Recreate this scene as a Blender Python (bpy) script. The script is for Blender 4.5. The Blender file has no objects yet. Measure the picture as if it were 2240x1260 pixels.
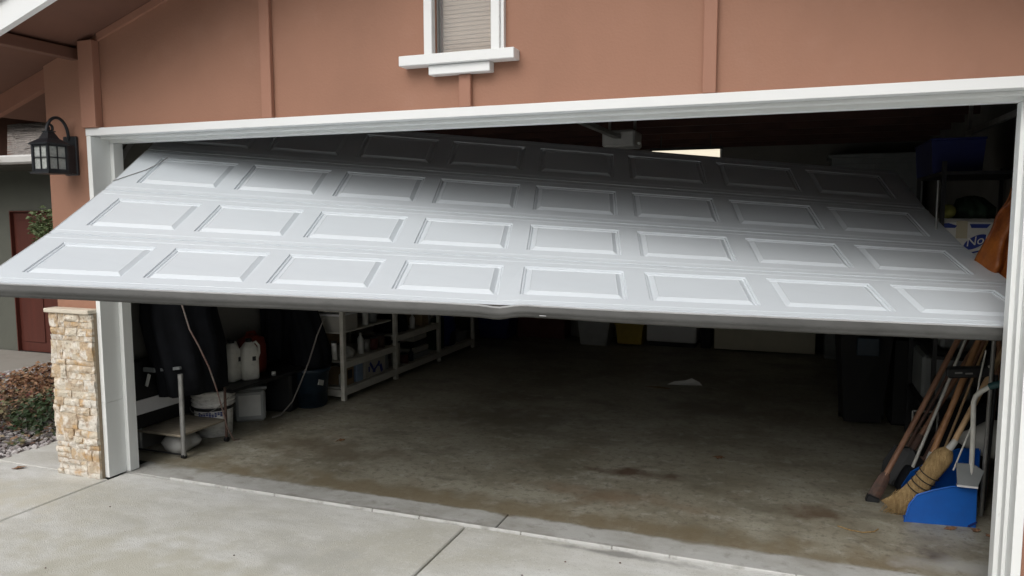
import bpy, math, random
from mathutils import Vector, Matrix, noise
random.seed(7)
SC = bpy.context.scene
COL = SC.collection
R = math.radians

# ------------------------------------------------------------------ camera, sky, sun, exposure
cam_d = bpy.data.cameras.new('camera'); cam = bpy.data.objects.new('camera', cam_d); COL.objects.link(cam)
cam_d.sensor_width = 36.0; cam_d.lens = 1644.76 / 2240 * 36; cam_d.clip_start = 0.05; cam_d.clip_end = 600
_yaw, _pit, _rol = -0.3595, 0.0988, -0.0021
_f = Vector((math.sin(_yaw)*math.cos(_pit), math.cos(_yaw)*math.cos(_pit), -math.sin(_pit)))
_r0 = Vector((math.cos(_yaw), -math.sin(_yaw), 0)); _u0 = _r0.cross(_f)
_r = math.cos(_rol)*_r0 + math.sin(_rol)*_u0; _u = -math.sin(_rol)*_r0 + math.cos(_rol)*_u0
M = Matrix.Identity(4)
for i in range(3):
    M[i][0] = _r[i]; M[i][1] = _u[i]; M[i][2] = -_f[i]
M.translation = Vector((4.036, -3.4474, 1.675))
cam.matrix_world = M
SC.camera = cam

world = bpy.data.worlds.new('World'); SC.world = world; world.use_nodes = True
wn = world.node_tree.nodes; wl = world.node_tree.links
sky = wn.new('ShaderNodeTexSky'); sky.sky_type = 'NISHITA'; sky.sun_disc = False
SUN_EL, SUN_ROT = R(43), R(190)
sky.sun_elevation = SUN_EL; sky.sun_rotation = SUN_ROT; sky.air_density = 1.2; sky.dust_density = 4.0
hs = wn.new('ShaderNodeHueSaturation'); hs.inputs['Saturation'].default_value = 0.28
wl.new(sky.outputs[0], hs.inputs['Color']); wl.new(hs.outputs[0], wn['Background'].inputs['Color'])
wn['Background'].inputs['Strength'].default_value = 0.15
sun_d = bpy.data.lights.new('sun', 'SUN'); sun_d.energy = 0.95; sun_d.angle = R(80); sun_d.color = (1, 0.97, 0.93)
sun = bpy.data.objects.new('sun', sun_d); COL.objects.link(sun)
_sd = Vector((math.sin(SUN_ROT)*math.cos(SUN_EL), math.cos(SUN_ROT)*math.cos(SUN_EL), math.sin(SUN_EL)))
sun.rotation_euler = _sd.to_track_quat('Z', 'Y').to_euler(); sun.location = (0, -10, 20)
SC.view_settings.view_transform = 'Standard'; SC.view_settings.look = 'None'
SC.view_settings.gamma = 1; SC.view_settings.use_curve_mapping = False
SC.view_settings.exposure = 0.15
SC.cycles.max_bounces = 6; SC.cycles.diffuse_bounces = 4; SC.cycles.use_denoising = True

# ------------------------------------------------------------------ helpers
class MB:
    """collects shapes; build() links them as ONE mesh object"""
    def __init__(s): s.v = []; s.f = []; s.sm = []
    def add(s, vs, fs, smooth=False):
        o = len(s.v); s.v += [Vector(p) for p in vs]
        s.f += [tuple(i+o for i in f) for f in fs]; s.sm += [smooth]*len(fs); return s
    def box(s, a, b, bev=0.0):
        x0, y0, z0 = a; x1, y1, z1 = b
        if x0 > x1: x0, x1 = x1, x0
        if y0 > y1: y0, y1 = y1, y0
        if z0 > z1: z0, z1 = z1, z0
        return s.obox(((x0+x1)/2, (y0+y1)/2, (z0+z1)/2), (x1-x0, y1-y0, z1-z0), None, bev)
    def obox(s, c, d, m=None, bev=0.0):
        hx, hy, hz = d[0]/2, d[1]/2, d[2]/2
        c = Vector(c)
        if bev <= 0:
            vs = [Vector((x, y, z)) for x in (-hx, hx) for y in (-hy, hy) for z in (-hz, hz)]
            fs = [(0, 1, 3, 2), (4, 6, 7, 5), (0, 4, 5, 1), (2, 3, 7, 6), (0, 2, 6, 4), (1, 5, 7, 3)]
        else:
            b = min(bev, hx*.49, hy*.49, hz*.49); vs = []; ix = {}
            for i in (-1, 1):
                for j in (-1, 1):
                    for k in (-1, 1):
                        for ax in range(3):
                            h = [hx-b, hy-b, hz-b]; h[ax] = (hx, hy, hz)[ax]
                            ix[(i, j, k, ax)] = len(vs); vs.append(Vector((i*h[0], j*h[1], k*h[2])))
            fs = []
            for i in (-1, 1):
                q = [ix[(i, -1, -1, 0)], ix[(i, 1, -1, 0)], ix[(i, 1, 1, 0)], ix[(i, -1, 1, 0)]]; fs.append(q if i > 0 else q[::-1])
                q = [ix[(-1, i, -1, 1)], ix[(-1, i, 1, 1)], ix[(1, i, 1, 1)], ix[(1, i, -1, 1)]]; fs.append(q if i > 0 else q[::-1])
                q = [ix[(-1, -1, i, 2)], ix[(1, -1, i, 2)], ix[(1, 1, i, 2)], ix[(-1, 1, i, 2)]]; fs.append(q if i > 0 else q[::-1])
            for i in (-1, 1):
                for j in (-1, 1):
                    fs.append((ix[(i, j, -1, 0)], ix[(i, j, -1, 1)], ix[(i, j, 1, 1)], ix[(i, j, 1, 0)]))
                    fs.append((ix[(i, -1, j, 0)], ix[(i, -1, j, 2)], ix[(i, 1, j, 2)], ix[(i, 1, j, 0)]))
                    fs.append((ix[(-1, i, j, 1)], ix[(-1, i, j, 2)], ix[(1, i, j, 2)], ix[(1, i, j, 1)]))
                    for k in (-1, 1):
                        fs.append((ix[(i, j, k, 0)], ix[(i, j, k, 1)], ix[(i, j, k, 2)]))
        if m is not None: vs = [m @ v for v in vs]
        return s.add([v + c for v in vs], fs)
    def tube(s, pts, r, n=10, cap=True, smooth=True):
        pts = [Vector(p) for p in pts]; k = len(pts)
        rs = r if isinstance(r, (list, tuple)) else [r]*k
        vs = []; fs = []; up = None
        for i, p in enumerate(pts):
            t = (pts[min(i+1, k-1)] - pts[max(i-1, 0)]).normalized()
            if up is None:
                up = Vector((0, 0, 1)) if abs(t.z) < .9 else Vector((1, 0, 0))
            a = t.cross(up)
            if a.length < 1e-5: a = t.cross(Vector((1, 0, 0)))
            a.normalize(); b = a.cross(t).normalized(); up = b
            for j in range(n):
                w = 2*math.pi*j/n; vs.append(p + rs[i]*(math.cos(w)*a + math.sin(w)*b))
        for i in range(k-1):
            for j in range(n):
                fs.append((i*n+j, i*n+(j+1) % n, (i+1)*n+(j+1) % n, (i+1)*n+j))
        s.add(vs, fs, smooth)
        if cap: s.add(vs[:n], [tuple(range(n))[::-1]]); s.add(vs[-n:], [tuple(range(n))])
        return s
    def lathe(s, prof, c, n=24, m=None, smooth=True, wob=0.0, sx=1, sy=1):
        c = Vector(c); vs = []; fs = []
        for (r, z) in prof:
            for j in range(n):
                w = 2*math.pi*j/n; p = Vector((r*math.cos(w)*sx, r*math.sin(w)*sy, z))
                if wob: p *= 1 + wob*noise.noise(p*7 + c*3)
                if m is not None: p = m @ p
                vs.append(p + c)
        k = len(prof)
        for i in range(k-1):
            for j in range(n):
                fs.append((i*n+j, i*n+(j+1) % n, (i+1)*n+(j+1) % n, (i+1)*n+j))
        return s.add(vs, fs, smooth)
    def prism(s, poly, ax, a, b):
        """poly: 2D outline extruded along axis ax from a to b"""
        def P(q, t):
            if ax == 'x': return (t, q[0], q[1])
            if ax == 'y': return (q[0], t, q[1])
            return (q[0], q[1], t)
        n = len(poly); vs = [P(q, a) for q in poly] + [P(q, b) for q in poly]
        fs = [tuple(range(n))[::-1], tuple(range(n, 2*n))]
        fs += [(i, (i+1) % n, n+(i+1) % n, n+i) for i in range(n)]
        return s.add(vs, fs)
    def build(s, name, mat, parent=None, bevel=0.0, sub=0):
        org = wloc(parent)
        me = bpy.data.meshes.new(name); me.from_pydata([v - org for v in s.v], [], s.f)
        me.polygons.foreach_set('use_smooth', s.sm); me.validate(); me.update()
        o = bpy.data.objects.new(name, me); COL.objects.link(o)
        if isinstance(mat, (list, tuple)):
            for q in mat: me.materials.append(q)
        else: me.materials.append(mat)
        import bmesh
        bm = bmesh.new(); bm.from_mesh(me); bmesh.ops.recalc_face_normals(bm, faces=bm.faces); bm.to_mesh(me); bm.free()
        if parent is not None: o.parent = parent
        if bevel:
            b = o.modifiers.new('bevel', 'BEVEL'); b.width = bevel; b.segments = 2; b.limit_method = 'ANGLE'
        return o

def wloc(o):
    v = Vector((0, 0, 0))
    while o is not None: v = v + o.location; o = o.parent
    return v
def thing(name, label, cat, loc=(0, 0, 0), group=None):
    o = bpy.data.objects.new(name, None); COL.objects.link(o); o.location = loc; o.empty_display_size = .1
    return tag(o, label, cat, group)
def tag(o, label, cat, group=None):
    o['label'] = label; o['category'] = cat
    if group: o['group'] = group
    return o
def struct(o, kind='structure'):
    o['kind'] = kind; return o

def rgb(c): return (c[0], c[1], c[2], 1)
def mat(name, c, rough=.6, var=0.0, scale=6, c2=None, bump=0.0, bscale=60, stretch=(1, 1, 1), metal=0.0, spec=.5, det=5,
        emit=None, alpha=None, trans=0.0, rnd=0.0):
    m = bpy.data.materials.new(name); m.use_nodes = True; nt = m.node_tree; N = nt.nodes; L = nt.links
    b = N['Principled BSDF']; b.inputs['Roughness'].default_value = rough; b.inputs['Metallic'].default_value = metal
    b.inputs['Specular IOR Level'].default_value = spec
    b.inputs['Base Color'].default_value = rgb(c)
    if trans: b.inputs['Transmission Weight'].default_value = trans
    if alpha is not None: b.inputs['Alpha'].default_value = alpha
    tc = N.new('ShaderNodeTexCoord'); mp = N.new('ShaderNodeMapping'); mp.inputs['Scale'].default_value = stretch
    L.new(tc.outputs['Object'], mp.inputs['Vector'])
    out = None
    if var or c2:
        n = N.new('ShaderNodeTexNoise'); n.inputs['Scale'].default_value = scale; n.inputs['Detail'].default_value = det
        n.inputs['Roughness'].default_value = .65
        L.new(mp.outputs[0], n.inputs['Vector'])
        r = N.new('ShaderNodeValToRGB'); r.color_ramp.elements[0].position = .35; r.color_ramp.elements[1].position = .68
        r.color_ramp.elements[0].color = rgb(c2 if c2 else [q*(1-var) for q in c])
        r.color_ramp.elements[1].color = rgb(c if c2 else [min(1, q*(1+var)) for q in c])
        L.new(n.outputs['Fac'], r.inputs[0]); out = r.outputs[0]
    if rnd:
        oi = N.new('ShaderNodeObjectInfo'); h = N.new('ShaderNodeHueSaturation')
        mr = N.new('ShaderNodeMapRange'); mr.inputs[3].default_value = 1-rnd; mr.inputs[4].default_value = 1+rnd
        L.new(oi.outputs['Random'], mr.inputs[0]); L.new(mr.outputs[0], h.inputs['Value'])
        if out: L.new(out, h.inputs['Color'])
        else: h.inputs['Color'].default_value = rgb(c)
        out = h.outputs[0]
    if out: L.new(out, b.inputs['Base Color'])
    if bump:
        n2 = N.new('ShaderNodeTexNoise'); n2.inputs['Scale'].default_value = bscale; n2.inputs['Detail'].default_value = 4
        L.new(mp.outputs[0], n2.inputs['Vector'])
        bp = N.new('ShaderNodeBump'); bp.inputs['Strength'].default_value = bump; bp.inputs['Distance'].default_value = .01
        L.new(n2.outputs['Fac'], bp.inputs['Height']); L.new(bp.outputs[0], b.inputs['Normal'])
    if emit:
        b.inputs['Emission Color'].default_value = rgb(emit[0]); b.inputs['Emission Strength'].default_value = emit[1]
    return m

def layered(name, base, layers, rough=.8, bump=.15, bscale=120, rrange=None):
    """base colour, then layers (colour, scale, lo, hi, strength, stretch) mixed in by noise"""
    m = bpy.data.materials.new(name); m.use_nodes = True; nt = m.node_tree; N = nt.nodes; L = nt.links
    b = N['Principled BSDF']; b.inputs['Roughness'].default_value = rough
    tc = N.new('ShaderNodeTexCoord'); prev = None; off = 0
    for (c, sc, lo, hi, st, stretch) in layers:
        mp = N.new('ShaderNodeMapping'); mp.inputs['Scale'].default_value = stretch; mp.inputs['Location'].default_value = (off, off*.7, off*1.3); off += 3.7
        L.new(tc.outputs['Object'], mp.inputs['Vector'])
        n = N.new('ShaderNodeTexNoise'); n.inputs['Scale'].default_value = sc; n.inputs['Detail'].default_value = 8; n.inputs['Roughness'].default_value = .62
        L.new(mp.outputs[0], n.inputs['Vector'])
        mr = N.new('ShaderNodeMapRange'); mr.inputs[1].default_value = lo; mr.inputs[2].default_value = hi; mr.inputs[4].default_value = st
        L.new(n.outputs['Fac'], mr.inputs[0])
        mx = N.new('ShaderNodeMix'); mx.data_type = 'RGBA'
        L.new(mr.outputs[0], mx.inputs[0]); mx.inputs[7].default_value = rgb(c)
        if prev is None: mx.inputs[6].default_value = rgb(base)
        else: L.new(prev, mx.inputs[6])
        prev = mx.outputs[2]
        last = mr.outputs[0]
    L.new(prev, b.inputs['Base Color'])
    if rrange:
        m2 = N.new('ShaderNodeMapRange'); m2.inputs[3].default_value = rrange[0]; m2.inputs[4].default_value = rrange[1]
        L.new(last, m2.inputs[0]); L.new(m2.outputs[0], b.inputs['Roughness'])
    n2 = N.new('ShaderNodeTexNoise'); n2.inputs['Scale'].default_value = bscale; n2.inputs['Detail'].default_value = 6
    L.new(tc.outputs['Object'], n2.inputs['Vector'])
    bp = N.new('ShaderNodeBump'); bp.inputs['Strength'].default_value = bump; bp.inputs['Distance'].default_value = .006
    L.new(n2.outputs['Fac'], bp.inputs['Height']); L.new(bp.outputs[0], b.inputs['Normal'])
    return m

# ------------------------------------------------------------------ materials
S1 = (1, 1, 1)
m_wall = layered('terracotta_paint', (.325, .165, .108), [((.265, .135, .088), 1.3, .45, .7, .75, (1, 1, .6)), ((.37, .205, .145), 3, .55, .8, .5, S1),
                 ((.31, .155, .10), 40, .5, .7, .35, (.3, 1, 6))], rough=.75, bump=.25, bscale=90)
m_trimterra = layered('terracotta_trim_paint', (.345, .172, .115), [((.30, .148, .10), 5, .45, .7, .5, (1, 1, .3))], rough=.7, bump=.15, bscale=60)
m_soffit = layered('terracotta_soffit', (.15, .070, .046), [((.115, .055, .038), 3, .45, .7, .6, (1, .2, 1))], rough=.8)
m_rafter = layered('rafter_paint', (.27, .125, .082), [((.20, .09, .06), 4, .45, .7, .6, S1)], rough=.8)
m_white = layered('white_trim_paint', (.76, .775, .775), [((.70, .71, .70), 4, .5, .75, .4, (.5, 1, 1)), ((.5, .48, .43), 28, .70, .80, .4, (1, 1, 1))], rough=.5, bump=.08, bscale=50)
m_jamb = layered('white_jamb_paint_worn', (.80, .82, .81), [((.70, .71, .69), 3, .45, .75, .6, (1, 1, .2)), ((.40, .37, .32), 22, .68, .80, .6, (1, 1, .4))], rough=.55, bump=.12, bscale=45)
m_door = layered('white_door_paint', (.605, .65, .685), [((.56, .60, .635), 2.2, .45, .75, .5, (.5, 2, 2)), ((.54, .585, .62), 9, .5, .75, .2, (.12, 3, 3)),
                 ((.50, .51, .51), 16, .66, .85, .35, (.8, 1, 1))], rough=.42, bump=.05, bscale=40)
m_steel_back = mat('door_steel_back', (.45, .46, .46), .5, var=.1)
m_seal = layered('dusty_rubber_seal', (.050, .050, .047), [((.085, .085, .08), 6, .4, .7, .7, (.15, 2, 2)), ((.03, .03, .028), 14, .55, .75, .6, (.1, 3, 3))], rough=.6, bump=.15, bscale=60)
m_alu = mat('aluminium_retainer', (.62, .63, .64), .4, var=.15, scale=8, stretch=(.2, 1, 1), metal=.3)
m_concrete = layered('driveway_concrete', (.63, .63, .605), [((.45, .435, .37), .9, .44, .62, .85, (.7, 1.3, 1)), ((.67, .67, .65), 2.3, .5, .72, .6, S1),
                 ((.40, .39, .34), 3.0, .52, .70, .65, (.5, 1.5, 1)), ((.47, .465, .43), 16, .45, .70, .55, (.35, 1.2, 1)), ((.66, .66, .64), 60, .54, .70, .5, S1), ((.22, .21, .19), 95, .58, .72, .6, S1)], rough=.85, bump=.6, bscale=160)
m_curb = layered('threshold_concrete', (.42, .42, .40), [((.27, .26, .225), 2.5, .44, .66, .8, (1, 1.5, 1)), ((.50, .50, .48), 6, .52, .72, .5, (1, 1.5, 1)),
                 ((.20, .19, .165), 13, .55, .72, .55, S1), ((.2, .19, .17), 70, .6, .74, .4, S1)], rough=.85, bump=.35, bscale=150)
m_lip = layered('pale_worn_lip', (.60, .60, .58), [((.38, .375, .35), 7, .5, .62, .9, (1, 1, 1))], rough=.8)
m_slabdark = mat('joint_dirt_and_gap_shade', (.06, .055, .05), .9)  # dirt in the ground joints; painted gap shade on the door
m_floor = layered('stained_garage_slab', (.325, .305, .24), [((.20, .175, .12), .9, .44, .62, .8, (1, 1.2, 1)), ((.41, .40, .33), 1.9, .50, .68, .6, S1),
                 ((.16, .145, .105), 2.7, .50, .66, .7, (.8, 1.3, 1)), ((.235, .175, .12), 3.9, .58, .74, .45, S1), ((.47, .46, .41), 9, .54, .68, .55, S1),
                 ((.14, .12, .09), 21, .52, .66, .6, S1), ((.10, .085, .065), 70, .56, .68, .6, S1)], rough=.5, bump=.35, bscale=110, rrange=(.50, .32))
def spots(m, items):
    """stains with a place and an outline of their own: (x, y, rx, ry, colour, strength)"""
    N = m.node_tree.nodes; L = m.node_tree.links; b = N['Principled BSDF']; prev = b.inputs['Base Color'].links[0].from_socket
    tc = N.new('ShaderNodeTexCoord'); nz = N.new('ShaderNodeTexNoise'); nz.inputs['Scale'].default_value = 6; nz.inputs['Detail'].default_value = 8
    L.new(tc.outputs['Object'], nz.inputs['Vector'])
    for (x, y, rx, ry, c, st) in items:
        mp = N.new('ShaderNodeMapping'); mp.inputs['Location'].default_value = (-x/rx, -y/ry, 0); mp.inputs['Scale'].default_value = (1/rx, 1/ry, 0)
        L.new(tc.outputs['Object'], mp.inputs['Vector'])
        ln_ = N.new('ShaderNodeVectorMath'); ln_.operation = 'LENGTH'; L.new(mp.outputs[0], ln_.inputs[0])
        ma = N.new('ShaderNodeMath'); ma.operation = 'MULTIPLY_ADD'; ma.inputs[1].default_value = 3.2; L.new(nz.outputs['Fac'], ma.inputs[0]); L.new(ln_.outputs['Value'], ma.inputs[2])
        mr = N.new('ShaderNodeMapRange'); mr.inputs[1].default_value = 2.75; mr.inputs[2].default_value = 1.9; mr.inputs[3].default_value = 0; mr.inputs[4].default_value = st
        L.new(ma.outputs[0], mr.inputs[0])
        mx = N.new('ShaderNodeMix'); mx.data_type = 'RGBA'; L.new(mr.outputs[0], mx.inputs[0]); L.new(prev, mx.inputs[6]); mx.inputs[7].default_value = rgb(c); prev = mx.outputs[2]
    L.new(prev, b.inputs['Base Color'])
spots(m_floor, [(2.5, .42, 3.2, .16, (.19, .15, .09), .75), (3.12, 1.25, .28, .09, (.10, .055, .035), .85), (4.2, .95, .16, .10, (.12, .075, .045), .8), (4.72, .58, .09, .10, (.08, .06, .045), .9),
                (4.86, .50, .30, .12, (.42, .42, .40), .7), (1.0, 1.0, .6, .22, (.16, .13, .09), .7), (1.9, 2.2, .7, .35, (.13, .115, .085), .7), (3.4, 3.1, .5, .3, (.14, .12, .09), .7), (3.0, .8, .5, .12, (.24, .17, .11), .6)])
spots(m_curb, [(1.5, .35, 1.6, .035, (.19, .16, .11), .8), (3.4, .35, 1.6, .035, (.18, .15, .10), .8), (.4, .34, .5, .06, (.20, .18, .13), .7), (2.0, .14, 1.2, .03, (.16, .15, .13), .6)])
spots(m_concrete, [(1.2, -.9, .9, .35, (.44, .42, .34), .7), (-.6, -.5, .7, .25, (.50, .47, .38), .6), (3.2, .07, .35, .03, (.16, .155, .145), .7), (1.9, -.5, .35, .2, (.38, .375, .345), .5), (.3, -1.3, .8, .3, (.40, .385, .32), .6)])
m_path = layered('walkway_concrete', (.27, .25, .22), [((.2, .185, .16), 3, .45, .7, .7, S1)], rough=.85)
m_earth = layered('bed_earth', (.07, .05, .035), [((.12, .085, .06), 12, .4, .7, .8, S1)], rough=.95, bump=.6, bscale=60)
m_far = layered('street_and_yards', (.09, .09, .085), [((.06, .08, .04), .06, .5, .6, .8, S1)], rough=.9)
m_inwall = mat('garage_wallboard', (.17, .165, .15), .85, var=.12, scale=2)
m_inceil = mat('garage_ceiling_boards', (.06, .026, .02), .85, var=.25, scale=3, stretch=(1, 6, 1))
m_dark = mat('black_plastic', (.012, .013, .015), .5, var=.2)
m_blackcloth = mat('black_cover_cloth', (.007, .008, .011), .85, var=.3, scale=5, bump=.4, bscale=14, spec=.2)
m_navy = mat('navy_plastic', (.008, .022, .038), .5, var=.2)
m_greyplast = mat('grey_plastic', (.20, .215, .22), .5, var=.1)
m_translucent = mat('frosted_plastic', (.34, .35, .35), .35, var=.1)
m_paper = mat('white_paper', (.62, .62, .60), .8, var=.08)
m_brightpaper = mat('clean_white_paper', (.85, .85, .82), .8)
m_bucket = layered('scuffed_white_bucket', (.78, .77, .74), [((.30, .28, .25), 14, .5, .7, .7, (1, 1, 2))], rough=.5)
m_jug = layered('white_jug_plastic', (.74, .73, .68), [((.38, .37, .33), 9, .5, .72, .6, S1)], rough=.45)
m_red = mat('faded_red_plastic', (.20, .028, .016), .5, var=.15)
m_shelfwood = mat('painted_shelf_wood', (.60, .58, .52), .65, var=.1, scale=5, stretch=(1, 1, 4))
m_shelfgrey = mat('weathered_shelf_board', (.27, .235, .18), .8, var=.2, scale=6, stretch=(1, 5, 1))
m_card = mat('cardboard', (.22, .155, .09), .85, var=.1)
m_cardw = mat('white_carton', (.42, .40, .36), .7, var=.08)
m_blue = mat('blue_scoop_plastic', (.008, .125, .52), .42, scale=5, c2=(.012, .10, .42))
m_bluedk = mat('blue_tote_plastic', (.008, .018, .13), .5, var=.15)
m_lblue = mat('light_blue_carton', (.22, .30, .42), .6, var=.1)
m_yellow = mat('yellow_plastic', (.42, .29, .02), .5, var=.1)
m_maroon = mat('maroon_cabinet_paint', (.10, .022, .018), .6, var=.1)
m_offwhite = mat('appliance_white', (.74, .74, .76), .4, var=.04)
m_beige = mat('beige_panel', (.66, .62, .50), .6, var=.05)
m_wood = mat('ash_handle', (.50, .27, .12), .5, c2=(.32, .155, .07), scale=9, stretch=(1, 1, .25))
m_wood2 = mat('worn_brown_handle', (.36, .195, .115), .6, c2=(.20, .10, .06), scale=9, stretch=(1, 1, .3))
m_woodpale = mat('pale_wood_handle', (.60, .41, .23), .5, c2=(.42, .27, .14), scale=9, stretch=(1, 1, .25))
m_whitemetal = mat('white_enamel_tube', (.58, .58, .54), .4, var=.12, scale=14)
m_greymetal = mat('grey_steel', (.30, .30, .29), .45, var=.2, scale=14, metal=.4)
m_rust = mat('rusty_steel', (.13, .065, .045), .7, c2=(.05, .035, .03), scale=16)
m_straw = mat('broom_straw', (.46, .32, .15), .85, c2=(.27, .175, .075), scale=14, bump=.8, bscale=60, stretch=(6, 6, 1))
m_thread = mat('black_stitching', (.02, .018, .015), .7)
m_teal = mat('teal_grip', (.01, .06, .065), .5)
m_orange = mat('orange_tarp', (.44, .135, .02), .45, c2=(.17, .04, .008), scale=7, bump=.9, bscale=14)
m_bagwhite = mat('white_sack', (.42, .42, .40), .6, var=.12, bump=.4, bscale=12)
m_logo = mat('printed_blue', (.015, .035, .22), .4)
m_film = mat('wrapped_pack_film', (.55, .55, .53), .3, var=.08, bump=.3, bscale=20)
m_filmtan = mat('wrapped_pack_tan', (.40, .36, .26), .4)
m_green = mat('dark_green_cloth', (.012, .03, .016), .8, var=.3)
m_ball = mat('yellow_green_ball', (.22, .22, .05), .8, var=.2, scale=30)
m_cable = mat('grey_cable', (.20, .18, .165), .6)
m_cablered = mat('brown_red_hose', (.22, .10, .08), .6, c2=(.24, .22, .20), scale=5)
m_iron = mat('black_lantern_iron', (.012, .014, .018), .42, var=.3, scale=20)
m_lglass = mat('seeded_lantern_glass', (.50, .52, .50), .25, c2=(.36, .38, .36), scale=60, bump=.5, bscale=120, alpha=.92)
m_blind = mat('window_blind', (.37, .30, .235), .7, var=.05)
m_glass = mat('window_glass', (.75, .76, .76), .05, spec=.7, alpha=.12)
m_vinyl = mat('window_vinyl', (.2, .205, .2), .6)
m_greywall = layered('olive_grey_paint', (.105, .108, .088), [((.085, .087, .072), 3, .45, .7, .6, S1)], rough=.8)
m_browndk = mat('brown_red_siding', (.12, .05, .032), .8, var=.1)
m_redoor = mat('red_brown_door_paint', (.088, .022, .014), .5, var=.12, scale=4, stretch=(3, 1, .3))
m_bushleaf = mat('pale_green_leaf', (.16, .21, .09), .6, c2=(.07, .10, .035), scale=14)
m_leaf = mat('green_leaf', (.06, .10, .035), .6, var=.35, scale=9, rnd=.2)
m_leafred = mat('red_brown_leaf', (.16, .055, .035), .7, c2=(.28, .17, .08), scale=12)
m_leafdry = mat('dry_leaf', (.30, .17, .085), .8, c2=(.16, .08, .045), scale=15)
m_leafdark = mat('dark_ground_leaf', (.045, .075, .025), .6, c2=(.02, .04, .015), scale=10)
m_stem = mat('brown_stem', (.09, .06, .04), .8)
m_shingle = mat('weathered_shingle', (.30, .27, .245), .9, c2=(.15, .135, .125), scale=22, stretch=(1, 4, 1), bump=.5, bscale=80)
m_gutter = mat('gutter_white', (.5, .49, .47), .5, var=.05)
m_cap = mat('limestone_cap', (.62, .56, .46), .8, var=.1, scale=12, bump=.2, bscale=60)
m_mortar = mat('tan_mortar', (.30, .24, .17), .95, var=.2)  # plain tan mortar between the veneer stones
m_black = mat('black_bin_and_void_fill', (.006, .006, .007), .7)  # bin plastic, and black fill standing in for dark voids
m_lit = mat('lit_lamp_lens', (.8, .78, .7), .5, emit=((1.0, .90, .70), .85))

def mat_gravel(name, cs, sc):
    m = bpy.data.materials.new(name); m.use_nodes = True; N = m.node_tree.nodes; L = m.node_tree.links
    b = N['Principled BSDF']; b.inputs['Roughness'].default_value = .85
    tc = N.new('ShaderNodeTexCoord'); v = N.new('ShaderNodeTexVoronoi'); v.inputs['Scale'].default_value = sc
    L.new(tc.outputs['Object'], v.inputs['Vector']); sep = N.new('ShaderNodeSeparateColor'); L.new(v.outputs['Color'], sep.inputs[0])
    r = N.new('ShaderNodeValToRGB'); r.color_ramp.elements[0].color = rgb(cs[0]); r.color_ramp.elements[1].color = rgb(cs[-1])
    for i, c in enumerate(cs[1:-1]):
        e = r.color_ramp.elements.new((i+1)/(len(cs)-1)); e.color = rgb(c)
    L.new(sep.outputs[0], r.inputs[0]); L.new(r.outputs[0], b.inputs['Base Color'])
    return m
m_gravel = mat_gravel('grey_pink_gravel', [(.12, .11, .11), (.42, .39, .38), (.26, .22, .22), (.5, .48, .47), (.18, .15, .14)], 18)
m_mixleaf = mat_gravel('mixed_ground_cover', [(.05, .08, .03), (.24, .06, .06), (.13, .15, .07), (.27, .15, .09), (.07, .10, .04), (.30, .24, .16)], 16)

def mat_stone():
    m = bpy.data.materials.new('split_travertine'); m.use_nodes = True; N = m.node_tree.nodes; L = m.node_tree.links
    b = N['Principled BSDF']; b.inputs['Roughness'].default_value = .85
    oi = N.new('ShaderNodeObjectInfo'); tc = N.new('ShaderNodeTexCoord')
    r = N.new('ShaderNodeValToRGB'); els = [(0, (.60, .535, .43)), (.3, (.52, .43, .32)), (.45, (.64, .60, .53)), (.62, (.50, .38, .25)), (.72, (.54, .50, .44)), (.9, (.61, .55, .45))]
    r.color_ramp.elements[0].color = rgb(els[0][1]); r.color_ramp.elements[1].position = 1; r.color_ramp.elements[1].color = rgb((.46, .38, .30))
    for p_, c_ in els[1:]:
        e = r.color_ramp.elements.new(p_); e.color = rgb(c_)
    r.color_ramp.interpolation = 'CONSTANT'
    L.new(oi.outputs['Random'], r.inputs[0])
    ad = N.new('ShaderNodeVectorMath'); ad.operation = 'ADD'; L.new(tc.outputs['Object'], ad.inputs[0])
    sc = N.new('ShaderNodeVectorMath'); sc.operation = 'SCALE'; sc.inputs[3].default_value = 9
    cb = N.new('ShaderNodeCombineXYZ'); L.new(oi.outputs['Random'], cb.inputs[0]); L.new(cb.outputs[0], sc.inputs[0]); L.new(sc.outputs[0], ad.inputs[1])
    prev = r.outputs[0]
    for (c, s, lo, hi, st) in [((.50, .30, .12), 11, .52, .66, .8), ((.78, .74, .67), 19, .50, .66, .8), ((.36, .26, .18), 34, .54, .66, .7), ((.17, .12, .08), 60, .60, .70, .6)]:
        n = N.new('ShaderNodeTexNoise'); n.inputs['Scale'].default_value = s; n.inputs['Detail'].default_value = 6; L.new(ad.outputs[0], n.inputs['Vector'])
        mr = N.new('ShaderNodeMapRange'); mr.inputs[1].default_value = lo; mr.inputs[2].default_value = hi; mr.inputs[4].default_value = st; L.new(n.outputs['Fac'], mr.inputs[0])
        mx = N.new('ShaderNodeMix'); mx.data_type = 'RGBA'; L.new(mr.outputs[0], mx.inputs[0]); L.new(prev, mx.inputs[6]); mx.inputs[7].default_value = rgb(c); prev = mx.outputs[2]
    L.new(prev, b.inputs['Base Color'])
    n = N.new('ShaderNodeTexNoise'); n.inputs['Scale'].default_value = 42; n.inputs['Detail'].default_value = 9; L.new(ad.outputs[0], n.inputs['Vector'])
    bp = N.new('ShaderNodeBump'); bp.inputs['Strength'].default_value = .9; bp.inputs['Distance'].default_value = .012; L.new(n.outputs['Fac'], bp.inputs['Height']); L.new(bp.outputs[0], b.inputs['Normal'])
    return m
m_stone = mat_stone()

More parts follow.
